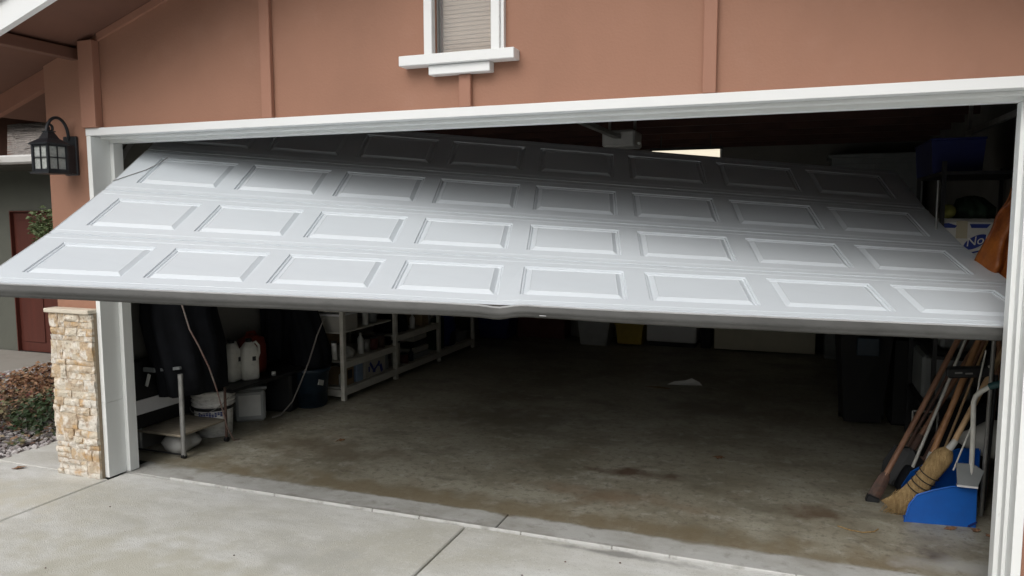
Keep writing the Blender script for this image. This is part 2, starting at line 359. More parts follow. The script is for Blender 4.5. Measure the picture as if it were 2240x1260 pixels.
# ------------------------------------------------------------------ ground, driveway, floor
def sheet(name, poly, z, m, parent=None):
    return MB().add([(x, y, z) for x, y in poly], [tuple(range(len(poly)))]).build(name, m, parent)
g = struct(sheet('ground', [(-200, -200), (200, -200), (200, 200), (-200, 200)], -.06, m_far))
dw = struct(sheet('driveway', [(-9, -14), (9, -14), (9, .125), (-1.06, .125), (-1.06, 0.0), (-9, 0.0)], -.045, m_slabdark))
JW = .006
def slab(x0, x1, y0, y1):
    b = MB(); b.box((x0+JW, y0+JW, -.04), (x1-JW, y1-JW, 0), .006); o = b.build('slab', m_concrete, dw); return o
for y0, y1 in ((-3.2, .125), (-6.4, -3.2), (-9.6, -6.4), (-12.8, -9.6)):
    for x0, x1 in ((0.0, 2.427), (2.427, 5.0), (5.0, 8.0)):
        slab(x0, x1, y0, y1)
for y0, y1 in ((-3.2, 0.0), (-6.4, -3.2)):
    for x0, x1 in ((-3.0, 0.0), (-6.0, -3.0)): slab(x0, x1, y0, y1)
# side walk strip beside the pillar
wk = struct(sheet('walkway', [(-1.05, 0.0), (-.40, 0.0), (-.40, 2.0), (-1.05, 2.0)], -.03, m_slabdark))
MB().box((-1.05, JW, -.03), (-.37, 2.0, .001), .004).build('slab', m_concrete, wk)
pw_ = struct(MB().box((-9, 2.0, -.04), (-3.82, 2.99, .0), .004).build('porch_path', m_path))
MB().box((-3.82, 2.55, -.04), (-.42, 2.985, .0), .004).build('slab', m_path, pw_)

th = struct(MB().box((-.03, .129, -.05), (2.585, .345, .004), .004).box((2.592, .129, -.05), (4.93, .345, .004), .004).build('threshold', m_curb))
lip = MB()
x = .36
while x < 4.93:
    w = random.uniform(.25, .9); x1 = min(x+w, 4.93); lip.box((x+.003, .1275, -.03), (x1-.003, .1275+.011, .0085), .003); x = x1
lip.build('worn_edge', m_lip, th)
# floor as a fine grid with very shallow waviness
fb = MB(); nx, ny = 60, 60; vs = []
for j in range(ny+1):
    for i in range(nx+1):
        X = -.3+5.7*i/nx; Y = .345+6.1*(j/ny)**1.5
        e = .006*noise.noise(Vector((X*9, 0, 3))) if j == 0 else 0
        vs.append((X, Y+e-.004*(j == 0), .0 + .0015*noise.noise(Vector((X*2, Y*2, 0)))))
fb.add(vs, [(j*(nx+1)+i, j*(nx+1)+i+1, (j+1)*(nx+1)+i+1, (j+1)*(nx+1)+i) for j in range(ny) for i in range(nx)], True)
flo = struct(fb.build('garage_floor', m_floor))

# ------------------------------------------------------------------ garage shell inside
struct(MB().box((-.385, .21, 0), (-.30, 6.45, 2.6)).build('garage_wall_left', m_inwall))
struct(MB().box((5.40, .21, 0), (5.50, 6.45, 2.6)).build('garage_wall_right', m_inwall))
struct(MB().box((-.30, 6.40, 0), (5.40, 6.50, 2.6)).build('garage_wall_back', m_inwall))
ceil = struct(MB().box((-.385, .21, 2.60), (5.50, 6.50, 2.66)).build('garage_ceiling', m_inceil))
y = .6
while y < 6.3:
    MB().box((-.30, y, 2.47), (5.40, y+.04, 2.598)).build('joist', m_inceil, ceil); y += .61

# ------------------------------------------------------------------ house front
house = thing('house', 'terracotta gabled garage front with white trim and stone veneer base', 'house', (2.45, 0, 0))
WY = .03
w = MB(); T = .18
def roofz(x): return 2.73 + .3333*x if x <= 2.65 else 2.73 + .3333*(5.3-x)
def wp(poly): w.prism(poly, 'y', WY, WY+T)
wx0, wx1 = 2.325, 2.637; wz0, wz1 = 2.462, 3.25
wp([(-.4, 0), (-.034, 0), (-.034, roofz(-.034)), (-.4, roofz(-.4))])
wp([(4.934, 0), (5.7, 0), (5.7, roofz(5.7)), (4.934, roofz(4.934))])
wp([(-.034, 2.197), (wx0, 2.197), (wx0, roofz(wx0)), (-.034, roofz(-.034))])
wp([(wx1, 2.197), (4.934, 2.197), (4.934, roofz(4.934)), (2.65, roofz(2.65)), (wx1, roofz(wx1))])
wp([(wx0, 2.197), (wx1, 2.197), (wx1, wz0), (wx0, wz0)])
wp([(wx0, wz1), (wx1, wz1), (wx1, roofz(wx1)), (wx0, roofz(wx0))])
w.box((-.4, WY+T, 0), (-.386, 6.5, 2.55))
w.box((4.934, WY+T+.002, 0), (5.7, WY+T+.02, 2.5)); w.box((-.385, WY+T+.002, 0), (-.034, WY+T+.012, 2.5)); w.box((-.034, WY+T+.002, 2.2), (4.934, WY+T+.02, 2.6))
w.build('siding_wall', m_wall, house)
for x0, x1, z0 in ((-.040, .076, 2.197), (1.275, 1.341, 2.197), (2.461, 2.524, 2.197), (3.633, 3.692, 2.197)):
    z1 = min(roofz(x0), roofz(x1))-.005 if x0 < 2.4 or x0 > 3 else 2.356
    MB().box((x0, WY-(.055 if x0 < 0 else .029), z0), (x1, WY-.0005, z1), .003).build('batten', m_trimterra, house)
# rake trim where wall meets soffit
MB().prism([(.078, roofz(.078)-.045), (2.65, roofz(2.65)-.045), (2.65, roofz(2.65)-.003), (.078, roofz(.078)-.003)], 'y', WY-.02, WY-.001).build('rake_trim', m_trimterra, house)
# roof deck, soffit, fascia, lookout, rafters
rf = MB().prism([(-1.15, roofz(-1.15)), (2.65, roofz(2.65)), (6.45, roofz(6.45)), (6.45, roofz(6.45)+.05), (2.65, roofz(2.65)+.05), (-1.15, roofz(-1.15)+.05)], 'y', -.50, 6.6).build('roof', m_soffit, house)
for k, (xa, xb) in enumerate(((-1.15, 2.65), (2.65, 6.45))):
    MB().prism([(xa, roofz(xa)-.085), (xb, roofz(xb)-.085), (xb, roofz(xb)+.055), (xa, roofz(xa)+.055)], 'y', -.54, -.502).build('fascia', m_white, house)
    MB().prism([(xa, roofz(xa)+.056), (xb, roofz(xb)+.056), (xb, roofz(xb)+.10), (xa, roofz(xa)+.10)], 'y', -.565, 6.6).build('roof_edge', m_gutter, house)
for xx in (-.12, 1.20, 2.62, 3.95):
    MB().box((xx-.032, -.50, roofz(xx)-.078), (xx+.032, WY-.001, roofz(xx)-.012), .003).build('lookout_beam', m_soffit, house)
for yy in (.05, 1.0, 1.6, 2.2, 2.8, 3.5):
    MB().prism([(-1.05, roofz(-1.05)-.12), (-.402, roofz(-.402)-.12), (-.402, roofz(-.402)-.002), (-1.05, roofz(-1.05)-.002)], 'y', yy, yy+.045).build('rafter', m_rafter, house)
# door frame
D = .204
MB().box((-.034, 0, .006), (0, D, .488)).build('jamb_board', m_jamb, house, .0015)
MB().box((-.034, 0, .4895), (0, D, 2.149)).build('jamb_board', m_jamb, house, .0015)
MB().box((4.90, 0, .0), (4.934, D, 2.149)).build('jamb_board', m_jamb, house, .0015)
MB().box((-.034, -.004, 2.151), (4.934, D, 2.196)).build('door_header', m_white, house, .002)
MB().box((.0005, .132, .008), (.033, D, 2.117)).build('door_stop', m_jamb, house, .003)
MB().box((4.867, .132, .0), (4.8995, D, 2.117)).build('door_stop', m_jamb, house, .003)
MB().box((4.884, .075, .0), (4.8995, .131, 2.117)).build('door_stop', m_jamb, house, .003)
MB().box((.0005, .132, 2.118), (4.8995, D, 2.1505)).build('door_stop', m_jamb, house, .003)
MB().box((.0005, .07, 2.136), (4.8995, .131, 2.1505)).build('door_stop', m_jamb, house, .003)
# window
win = MB().box((2.279, -.012, 2.46), (2.324, WY-.001, 3.4), .003).box((2.638, -.012, 2.46), (2.683, WY-.001, 3.4), .003).box((2.279, -.012, 3.25), (2.683, WY-.001, 3.30)).box((2.684, .002, 2.46), (2.70, WY-.001, 3.4)).build('window', m_white, house)
MB().box((2.158, -.052, 2.405), (2.771, WY-.001, 2.4545), .003).build('sill', m_white, win)
MB().box((2.312, -.030, 2.357), (2.639, WY-.001, 2.404), .003).build('apron', m_white, win)
MB().box((2.325, .045, 2.463), (2.333, .075, 3.25)).box((2.629, .045, 2.463), (2.636, .075, 3.25)).box((2.333, .045, 2.463), (2.629, .075, 2.468)).build('sash', m_vinyl, win)
MB().box((2.334, .062, 2.465), (2.628, .066, 3.245)).build('pane', m_glass, win)
sl_me = None
z = 2.475; k = 0
while z < 3.22:
    a = R(80)
    o = MB().obox((2.481, .095, z), (.292, .0275, .0015), Matrix.Rotation(a, 3, 'X')).build('slat', m_blind, win); z += .021
MB().box((2.32, .15, 2.45), (2.64, .16, 3.25)).build('backing', m_blind, win)

# stone veneer base beside the opening
vb = MB().box((-.392, -.02, 0), (-.036, WY-.001, 1.056)).build('stone_base', m_mortar, house)
def stone(x0, x1, z0, z1, dep):
    g_ = .0009
    x0 += g_; x1 -= g_; z0 += g_; z1 -= g_
    n = 4; m_ = 3; vs = []; fs = []
    cx, cz = (x0+x1)/2, (z0+z1)/2
    sd = random.uniform(0, 99)
    for j in range(m_+1):
        for i in range(n+1):
            fx = x0+(x1-x0)*i/n; fz = z0+(z1-z0)*j/m_
            edge = i in (0, n) or j in (0, m_)
            d = dep*(.80 if edge else 1) + .010*noise.noise(Vector((fx*22+sd, fz*28, sd)))
            jx = 0 if edge else random.uniform(-.004, .004)
            vs.append((fx+jx+(.003*noise.noise(Vector((fz*40, sd, 1))) if i == 0 else 0), -.02-d, fz))
    fs = [(j*(n+1)+i, j*(n+1)+i+1, (j+1)*(n+1)+i+1, (j+1)*(n+1)+i) for j in range(m_) for i in range(n)]
    b0 = len(vs)
    for (a, c) in ((x0, z0), (x1, z0), (x1, z1), (x0, z1)): vs.append((a, -.0195, c))
    bl, br, tr, tl = 0, n, (m_+1)*(n+1)-1, m_*(n+1)
    fs.append(tuple([b0, b0+1] + list(range(br, bl-1, -1))))
    fs.append(tuple([b0+2, b0+3] + list(range(tl, tr+1))))
    fs.append(tuple([b0+1, b0+2] + [j*(n+1)+n for j in range(m_, -1, -1)]))
    fs.append(tuple([b0+3, b0] + [j*(n+1) for j in range(0, m_+1)]))
    b = MB(); b.v = [Vector(p)-Vector((cx, -.02, cz)) + wloc(vb) for p in vs]; b.f = fs; b.sm = [False]*len(fs)
    o = b.build('stone', m_stone, vb); o.location = Vector((cx, -.02, cz)) - wloc(vb)
z = .0
while z < 1.05:
    h = random.choice((.035, .05, .065, .075, .09, .10, .12)); h = min(h, 1.054-z)
    if 1.054-(z+h) < .025: h = 1.054-z
    x = -.402 + random.uniform(-.010, .008)
    while x < -.0365:
        wd = random.choice((.05, .08, .10, .13, .16, .20)); x1 = x+wd
        if x1 > -.0365-.045: x1 = -.0365
        if h > .062 and random.random() < .6 and x1-x > .08:
            zz = z+h*random.uniform(.4, .6); stone(x, x1, z, zz, random.uniform(.012, .03)); stone(x, x1, zz, z+h, random.uniform(.012, .03))
        else: stone(x, x1, z, z+h, random.uniform(.014, .028))
        x = x1
    z += h
MB().box((-.418, -.062, 1.057), (-.0365, WY-.001, 1.084), .005).build('ledge_cap', m_cap, house)

# wall lantern
LX, LY = -.190, -.125
ln = thing('wall_lantern', 'black iron coach lantern with seeded glass on the terracotta wall', 'lantern', (LX, WY, 1.93))
MB().box((LX-.055, WY-.022, 1.915), (LX+.055, WY-.0005, 2.155), .012).build('backplate', m_iron, ln)
s_ = .062
fr = MB()
for i in (-1, 1):
    for j in (-1, 1):
        fr.box((LX+i*s_-.007, LY+j*s_-.007, 1.935), (LX+i*s_+.007, LY+j*s_+.007, 2.092))
for i in (-1, 1):
    for zz in (1.94, 2.015, 2.088):
        hw = .003 if zz == 2.015 else .007
        fr.box((LX-s_, LY+i*s_-.004, zz-hw), (LX+s_, LY+i*s_+.004, zz+hw)); fr.box((LX+i*s_-.004, LY-s_, zz-hw), (LX+i*s_+.004, LY+s_, zz+hw))
    fr.box((LX-.0025, LY+i*s_-.003, 1.94), (LX+.0025, LY+i*s_+.003, 2.09)); fr.box((LX+i*s_-.003, LY-.0025, 1.94), (LX+i*s_+.003, LY+.0025, 2.09))
fr.build('cage', m_iron, ln)
for i in (-1, 1):
    MB().box((LX-s_+.007, LY+i*(s_-.006)-.001, 1.945), (LX+s_-.007, LY+i*(s_-.006)+.001, 2.085)).build('pane', m_lglass, ln)
    MB().box((LX+i*(s_-.006)-.001, LY-s_+.007, 1.945), (LX+i*(s_-.006)+.001, LY+s_-.007, 2.085)).build('pane', m_lglass, ln)
def frus(b, z0, h0, z1, h1):
    vs = [(LX+i*h, LY+j*h, zz) for (zz, h) in ((z0, h0), (z1, h1)) for (i, j) in ((-1, -1), (1, -1), (1, 1), (-1, 1))]
    b.add(vs, [(3, 2, 1, 0), (4, 5, 6, 7), (0, 1, 5, 4), (1, 2, 6, 5), (2, 3, 7, 6), (3, 0, 4, 7)])
b = MB(); frus(b, 2.092, .078, 2.100, .078); frus(b, 2.1005, .076, 2.128, .040); frus(b, 2.1285, .039, 2.168, .020); frus(b, 2.1685, .026, 2.175, .026)
b.tube([(LX, LY, 2.175), (LX, LY, 2.20)], .008)
b.build('lantern_roof', m_iron, ln)
b = MB(); frus(b, 1.918, .076, 1.928, .080); frus(b, 1.9285, .070, 1.936, .070); b.build('bottom_tray', m_iron, ln)
pts = []
for t in range(0, 27):
    a = t/26*math.pi*1.0; pts.append((LX, -.06-.075*math.cos(a)+.0, 2.155+.105*math.sin(a)))
pts = [(LX, WY-.02, 2.13)] + [(LX, -.068+.073*math.cos(a/26*math.pi), 2.15+.11*math.sin(a/26*math.pi)) for a in range(27)]
# inner curl
ex = pts[-1]
pts += [(LX, ex[1]+.006, 2.13), (LX, ex[1]+.026, 2.124)]
curl = [(LX, LY+.004+.026*(1-k/14*.5)*math.cos(-1.6+k*.42), 2.196+.026*(1-k/14*.5)*math.sin(-1.6+k*.42)) for k in range(14)]
MB().tube(pts, .0095, 8).tube(curl, .008, 8).build('scroll_arm', m_iron, ln)
MB().box((LX-.05, LY+s_, 1.925), (LX+.05, WY-.02, 2.10), .004).build('lamp_box', m_iron, ln)

# ------------------------------------------------------------------ the fallen sectional door
Lp = [Vector(v) for v in ((.525, -1.085, 1.370), (.392, -.614, 1.578), (.269, -.156, 1.818), (.151, .290, 2.085), (.039, .720, 2.378))]
Rp = [Vector(v) for v in ((5.186, .345, 1.184), (5.043, .838, 1.325), (4.909, 1.323, 1.490), (4.780, 1.794, 1.701), (4.655, 2.246, 1.952))]
DW, SH = 4.88, .533
door = thing('garage_door', 'white raised-panel sectional garage door hanging crooked off its tracks', 'garage door', tuple(Lp[0]))
def sp(k, u, v, n=0.0):
    a = Lp[k]+(Lp[k+1]-Lp[k])*(v/SH); b = Rp[k]+(Rp[k+1]-Rp[k])*(v/SH)
    nn = (Rp[k]-Lp[k]).cross(Lp[k+1]-Lp[k]).normalized()
    p = a+(b-a)*(u/DW)
    # dented middle: shallow buckle in the lowest sections
    if k == 0: n += (-.010*math.exp(-((u-2.40)/.05)**2)+.004*math.exp(-((u-2.52)/.05)**2))*max(0, 1-v/SH/.9)
    return p+nn*n
mx_, pw2, gp = .136, .490, .0981; mb_, mt_ = .105, .095
for k in range(4):
    us = [0.0]; 
    for c in range(8):
        u0 = mx_+c*(pw2+gp); us += [u0, u0+pw2]
    us.append(DW)
    vlist = [(0.0008, -.006), (.004, -.006), (.007, 0.0), (.040, 0.0), (.042, -.0018), (.045, 0.0), (mb_, 0.0), (SH-mt_, 0.0), (SH-.048, 0.0), (SH-.045, -.0018), (SH-.042, 0), (SH-.006, 0.0), (SH-.004, -.004), (SH-.0008, -.004)]
    b = MB(); vs = []; nu = len(us); nv = len(vlist)
    for (v, n) in vlist:
        for u in us: vs.append(sp(k, u, v, n))
    fs = []
    for j in range(nv-1):
        for i in range(nu-1):
            if j == 6 and i % 2 == 1: continue
            fs.append((j*nu+i, j*nu+i+1, (j+1)*nu+i+1, (j+1)*nu+i))
    # sides, back
    o = len(vs); th_ = -.048
    for v in (.0015, SH-.0015):
        for u in us: vs.append(sp(k, u, v, th_))
    fs += [(o+i, o+nu+i, o+nu+i+1, o+i+1) for i in range(nu-1)]
    fs += [(i, i+1, o+i+1, o+i) for i in range(nu-1)]
    fs += [((nv-1)*nu+i, o+nu+i, o+nu+i+1, (nv-1)*nu+i+1) for i in range(nu-1)]
    for i in (0, nu-1):
        fs.append(tuple([o+i] + [j*nu+i for j in range(nv)] + [o+nu+i]))
    b.add(vs, fs); sec = b.build('section', m_door, door)
    for c in range(8):
        u0 = mx_+c*(pw2+gp); u1 = u0+pw2; v0 = mb_; v1 = SH-mt_
        rings = [(0, 0), (.004, -.007), (.012, -.007), (.016, -.012), (.021, -.012), (.043, .0012), (.047, 0.0)]
        vs = []; fs = []
        for (d, n) in rings:
            for (u, v) in ((u0+d, v0+d), (u1-d, v0+d), (u1-d, v1-d), (u0+d, v1-d)): vs.append(sp(k, u, v, n))
        for r_ in range(len(rings)-1):
            for i in range(4): fs.append((r_*4+i, r_*4+(i+1) % 4, (r_+1)*4+(i+1) % 4, (r_+1)*4+i))
        q = (len(rings)-1)*4; fs.append((q, q+1, q+2, q+3))
        MB().add(vs, fs).build('raised_panel', m_door, sec)
    # edge stiles and struts behind
    MB().add([sp(k, u, v, n) for u in (-.004, -.0005) for v in (.004, SH-.004) for n in (.0015, -.05)],
             [(0, 1, 3, 2), (4, 6, 7, 5), (0, 4, 5, 1), (2, 3, 7, 6), (0, 2, 6, 4), (1, 5, 7, 3)]).build('end_stile', m_alu, door)
    MB().add([sp(k, u, v, n) for u in (.05, DW-.05) for v in (SH-.09, SH-.03) for n in (-.0485, -.10)],
             [(0, 1, 3, 2), (4, 6, 7, 5), (0, 4, 5, 1), (2, 3, 7, 6), (0, 2, 6, 4), (1, 5, 7, 3)]).build('strut', m_alu, door)
for k in range(1, 4):
    for u, sgn in ((0, -1), (DW, 1)):
        c = sp(k, u, .0, -.03); d = (Rp[k]-Lp[k]).normalized()*sgn
        MB().tube([c, c+d*.012, c+d*.03], .005, 8).tube([c+d*.018, c+d*.028], .014, 12).build('roller', m_alu, door)
# bottom retainer and bowed rubber seal
n0 = (Rp[0]-Lp[0]).cross(Lp[1]-Lp[0]).normalized(); s0 = (Lp[0]-Lp[1]).normalized()
NB = 160; rt = MB(); vs = []
for i in range(NB+1):
    u = -.003+(DW+.006)*i/NB; a = sp(0, u, 0)
    kk = -.0035*math.exp(-((u-2.32)/.14)**2)+.003*math.exp(-((u-2.62)/.14)**2)
    for (q, n) in ((.007, .001), (.013, .001), (.013, -.052), (.007, -.052)): vs.append(a+s0*q+n0*(n+kk))
rt.add(vs, [(i*4+j, i*4+(j+1) % 4, (i+1)*4+(j+1) % 4, (i+1)*4+j) for i in range(NB) for j in range(4)])
rt.build('bottom_retainer', m_alu, door)
MB().add([sp(0, u, 0, n)+s0*q for u in (0, DW) for q in (-.001, .0068) for n in (-.006, -.05)], [(0, 1, 3, 2), (4, 6, 7, 5), (0, 4, 5, 1), (2, 3, 7, 6), (0, 2, 6, 4), (1, 5, 7, 3)]).build('gap_shade_strip', m_slabdark, door)  # dark strip standing in for the shade in the retainer gap
sl = MB(); vs = []; NS = 12
down = Vector((0, .12, -1)).normalized()
for i in range(NB+1):
    u = -.003+(DW+.006)*i/NB; a = sp(0, u, 0)
    bow = .004*math.sin(u*1.9)+.014*math.exp(-((u-1.9)/.5)**2)*0-.014*math.exp(-((u-2.62)/.35)**2)+.004*noise.noise(Vector((u*3, 0, 0)))
    hgt = .040+bow
    for j in range(NS+1):
        t = j/NS; ang = t*math.pi
        # half loop hanging below the retainer
        across = -.004-.050*t-.0035*math.exp(-((u-2.32)/.14)**2)+.003*math.exp(-((u-2.62)/.14)**2)
        bulge = math.sin(ang)**.7
        p = a+s0*(.013+.026*bulge*(1-t*.5))+n0*across + down*(hgt*bulge*(.30+.70*min(1, t*1.6))*.55)
        p += s0*(.002*noise.noise(Vector((u*8, t*5, 0))) + (.0035 if j in (3, 6) else 0))
        vs.append(p)
sl.add(vs, [(i*(NS+1)+j, i*(NS+1)+j+1, (i+1)*(NS+1)+j+1, (i+1)*(NS+1)+j) for i in range(NB) for j in range(NS)], True)
sl.build('rubber_seal', m_seal, door)
# slack lift cable lying on the third section
MB().tube([sp(2, .0, .10, .004), sp(2, .05, .17, .004), sp(2, .12, .26, .004), sp(2, .16, .36, .004), sp(2, .17, .44, .004)], .0025, 6).build('lift_cable', m_greymetal, door)
# bright sliver standing in for a glint on the torn lower edge
for u in (2.60,):
    MB().obox(sp(0, u, 0, -.022)+s0*.040+down*.006, (.030, .002, .003), None).build('torn_metal_glint', m_alu, door)

# ------------------------------------------------------------------ tracks and opener
def track(name, x, label):
    t = thing(name, label, 'door track', (x, .26, 0), 'garage door tracks')
    pts = [(x, .26, .02), (x, .26, 1.9)] + [(x, .26+.35*(1-math.cos(a/8*math.pi/2)), 1.9+.35*math.sin(a/8*math.pi/2)) for a in range(1, 9)] + [(x, 3.0, 2.27)]
    b = MB(); vs = []
    for i, p in enumerate(pts):
        for (dx, dn) in ((-.012, 0), (.012, 0), (.012, .035), (-.012, .035)):
            q = Vector(p)
            tg = (Vector(pts[min(i+1, len(pts)-1)])-Vector(pts[max(i-1, 0)])).normalized(); nn = Vector((0, tg.z, -tg.y))
            vs.append(q+Vector((dx, 0, 0))+nn*dn)
    b.add(vs, [(i*4+j, i*4+(j+1) % 4, (i+1)*4+(j+1) % 4, (i+1)*4+j) for i in range(len(pts)-1) for j in range(4)])
    b.build('rail', m_greymetal, t)
    MB().box((x-.012, 2.9, 2.27), (x+.012, 2.93, 2.598)).build('hanger', m_greymetal, t)
track('door_track', -.10, 'steel door track inside the left jamb curving up to the ceiling')
track('door_track', 5.20, 'steel door track inside the right jamb above the blue tote')
op = thing('door_opener', 'pale grey garage door opener box hanging under the dark ceiling', 'door opener', (2.61, 3.05, 2.3))
MB().box((2.47, 2.9, 2.235), (2.75, 3.22, 2.375), .015).build('motor_housing', m_steel_back, op)
MB().box((2.585, .26, 2.30), (2.635, 2.9, 2.33)).build('drive_rail', m_greymetal, op)
for xx in (2.50, 2.72): MB().box((xx-.01, 3.05, 2.375), (xx+.01, 3.07, 2.598)).build('hanger_strap', m_greymetal, op)
MB().lathe([(.0, 0), (.012, .003), (.012, .02), (0, .022)], (2.78, 2.95, 2.25), 10).build('light_bulb', m_offwhite, op)

lamp = thing('ceiling_lamp', 'lit cream fluorescent ceiling lamp seen over the top edge of the door', 'lamp', (2.6, 4.5, 2.47))
MB().box((2.6, 4.44, 2.316), (3.32, 4.54, 2.345), .002).build('housing', m_dark, lamp)
for xx in (2.7, 3.2): MB().box((xx, 4.49, 2.346), (xx+.01, 4.50, 2.469)).build('hanger_rod', m_dark, lamp)
MB().prism([(4.455, 2.315), (4.525, 2.315), (4.515, 2.22), (4.465, 2.22)], 'x', 2.62, 3.30).build('lens', m_lit, lamp)
MB().prism([(4.445, 2.315), (4.535, 2.315), (4.525, 2.205), (4.455, 2.205)], 'x', 3.302, 3.318).build('end_cap', m_offwhite, lamp)

# ------------------------------------------------------------------ left side of the garage
# wheeled grill cart, black cover over its top
ct = thing('grill_cart', 'steel-legged grill cart with a wooden lower shelf just inside the left jamb', 'cart', (0, .65, 0))
MB().tube([(.147, .474, .02), (.147, .474, .59)], .017, 10).build('leg', m_greymetal, ct)
MB().tube([(.152, .885, .02), (.152, .885, .41)], .010, 8).build('leg', m_rust, ct)
MB().tube([(-.24, .474, .02), (-.24, .474, .59)], .014, 8).build('leg', m_greymetal, ct)
MB().tube([(-.24, .885, .02), (-.24, .885, .41)], .012, 8).build('leg', m_rust, ct)
for p in ((.147, .474), (.152, .885)):
    MB().tube([(p[0]-.012, p[1], .019), (p[0]+.012, p[1], .019)], .019, 12).build('caster', m_dark, ct)
MB().box((-.26, .46, .150), (.135, .90, .166), .003).build('shelf', m_shelfgrey, ct)
MB().tube([(-.27, .46, .03), (.147, .474, .025)], .006, 6).build('crossbar', m_dark, ct)
MB().box((-.205, .33, .285), (-.195, .83, .385)).build('side_panel', m_offwhite, ct)
MB().box((-.285, .26, .18), (-.207, .98, .66), .01).build('grill_body_dark_fill', m_black, ct)  # black slab: grill body, also standing in for the dark void below
MB().obox((.04, .50, .615), (.17, .02, .02), Matrix.Rotation(R(-8), 3, 'Y')).obox((-.13, .48, .60), (.10, .02, .03), None).build('handle_bar', m_greyplast, ct)
MB().obox((-.13, .46, .53), (.022, .008, .09), Matrix.Rotation(R(20), 3, 'Y')).build('tag', m_paper, ct)

def drape(name, m, rings, loc, label, cat, n=40, folds=9, amp=.035, group=None):
    """cloth heap: rings (z, cx, cy, rx, ry) lofted with vertical folds"""
    vs = []; 
    for k, (z, cx, cy, rx, ry) in enumerate(rings):
        for j in range(n):
            a = 2*math.pi*j/n
            f_ = 1+amp/max(rx, .05)*(math.sin(a*folds+k*.25)+.8*noise.noise(Vector((math.cos(a)*2.1, math.sin(a)*2.1, z*3+cx)))*2)*(.4+.6*(len(rings)-1-k)/max(1, len(rings)-1))
            vs.append((cx+rx*f_*math.cos(a), cy+ry*f_*math.sin(a), z+.012*noise.noise(Vector((a*2, z*5, cy)))))
    fs = [(k*n+j, k*n+(j+1) % n, (k+1)*n+(j+1) % n, (k+1)*n+j) for k in range(len(rings)-1) for j in range(n)]
    fs.append(tuple((len(rings)-1)*n+j for j in range(n)))
    fs.append(tuple(range(n))[::-1])
    o = MB().add(vs, fs, True).build(name, m); return tag(o, label, cat, group)
drape('grill_cover', m_blackcloth, [(.41, -.01, .74, .18, .24), (.55, -.01, .74, .20, .26), (.75, -.02, .73, .19, .28), (.95, -.05, .71, .19, .28), (1.1, -.06, .70, .19, .27), (1.25, -.08, .68, .15, .2), (1.32, -.08, .68, .04, .1)], None,
      'black cloth cover heaped over the grill cart at the left jamb', 'cover', amp=.022)
tag(MB().tube([(.17, .50, 1.30), (.18, .48, 1.08), (.22, .50, .90), (.245, .55, .78), (.26, .62, .62), (.225, .72, .45), (.20, .80, .27), (.20, .84, .13), (.205, .90, .012), (.21, .95, .008)], .0052, 8).build('hose', m_cablered),
    'thin reddish hose hanging down from the black cover beside the white bucket', 'hose')
# low bench behind, jugs on it
bn = thing('low_bench', 'low black bench along the left wall carrying two white jugs', 'bench', (-.05, 1.6, 0))
MB().box((-.29, .98, .34), (.14, 2.1, .365), .003).build('top', m_dark, bn)
for p in ((.11, 2.05), (-.25, 1.05), (-.25, 2.05)): MB().box((p[0]-.015, p[1]-.015, 0), (p[0]+.015, p[1]+.015, .339)).build('leg', m_dark, bn)
def jug(cx, cy, z0, rz, label):
    t = thing('jug', label, 'jug', (cx, cy, z0), 'white jugs on the low bench')
    m = Matrix.Rotation(rz, 3, 'Z')
    b = MB(); prof = [(0, .060, .048), (.012, .068, .055), (.20, .068, .055), (.25, .060, .048), (.285, .036, .032), (.30, .022, .022)]
    n = 20; vs = []
    for (z, rx, ry) in prof:
        for j in range(n):
            a = 2*math.pi*j/n; ca, sa = math.cos(a), math.sin(a)
            e = .45; px = math.copysign(abs(ca)**e, ca)*rx; py = math.copysign(abs(sa)**e, sa)*ry
            vs.append(m @ Vector((px, py, z))+Vector((cx, cy, z0)))
    b.add(vs, [(k*n+j, k*n+(j+1) % n, (k+1)*n+(j+1) % n, (k+1)*n+j) for k in range(len(prof)-1) for j in range(n)] + [tuple(range(n))[::-1], tuple((len(prof)-1)*n+j for j in range(n))], True)
    b.build('body', m_jug, t)
    MB().lathe([(.0, .325), (.024, .325), (.024, .300), (0, .299)], (cx, cy, z0), 14).build('cap', m_dark, t)
    hp = [m @ Vector(q)+Vector((cx, cy, z0)) for q in ((.03, 0, .28), (.055, 0, .295), (.080, 0, .26), (.082, 0, .20), (.067, 0, .16))]
    MB().tube(hp, .011, 8).build('handle', m_jug, t)
    MB().obox(m @ Vector((.02, -.0558, .17))+Vector((cx, cy, z0)), (.028, .002, .035), m).build('label_patch', m_dark, t)
jug(-.085, 1.24, .366, R(98), 'white plastic jug on the bench nearer the black cover')
jug(.0, 1.34, .366, R(60), 'white plastic jug on the bench with a dark square label, nearer the red can')
rc = thing('gas_can', 'faded red plastic can standing behind the two white jugs', 'can', (-.10, 1.62, .401))
MB().lathe([(0, .396), (.13, .396), (.14, .43), (.14, .60), (.12, .68), (.05, .705), (.03, .71), (0, .71)], (-.16, 1.56, -.03), 20, sx=.75).build('body', m_red, rc)
MB().tube([(-.16, 1.49, .66), (-.16, 1.52, .70), (-.16, 1.60, .70), (-.16, 1.63, .66)], .012, 8).build('handle', m_red, rc)
tag(MB().lathe([(0, 0), (.018, 0), (.018, .03), (0, .031)], (.09, 1.52, .366), 10).build('small_cup', m_paper), 'tiny white cup at the edge of the low bench', 'cup')

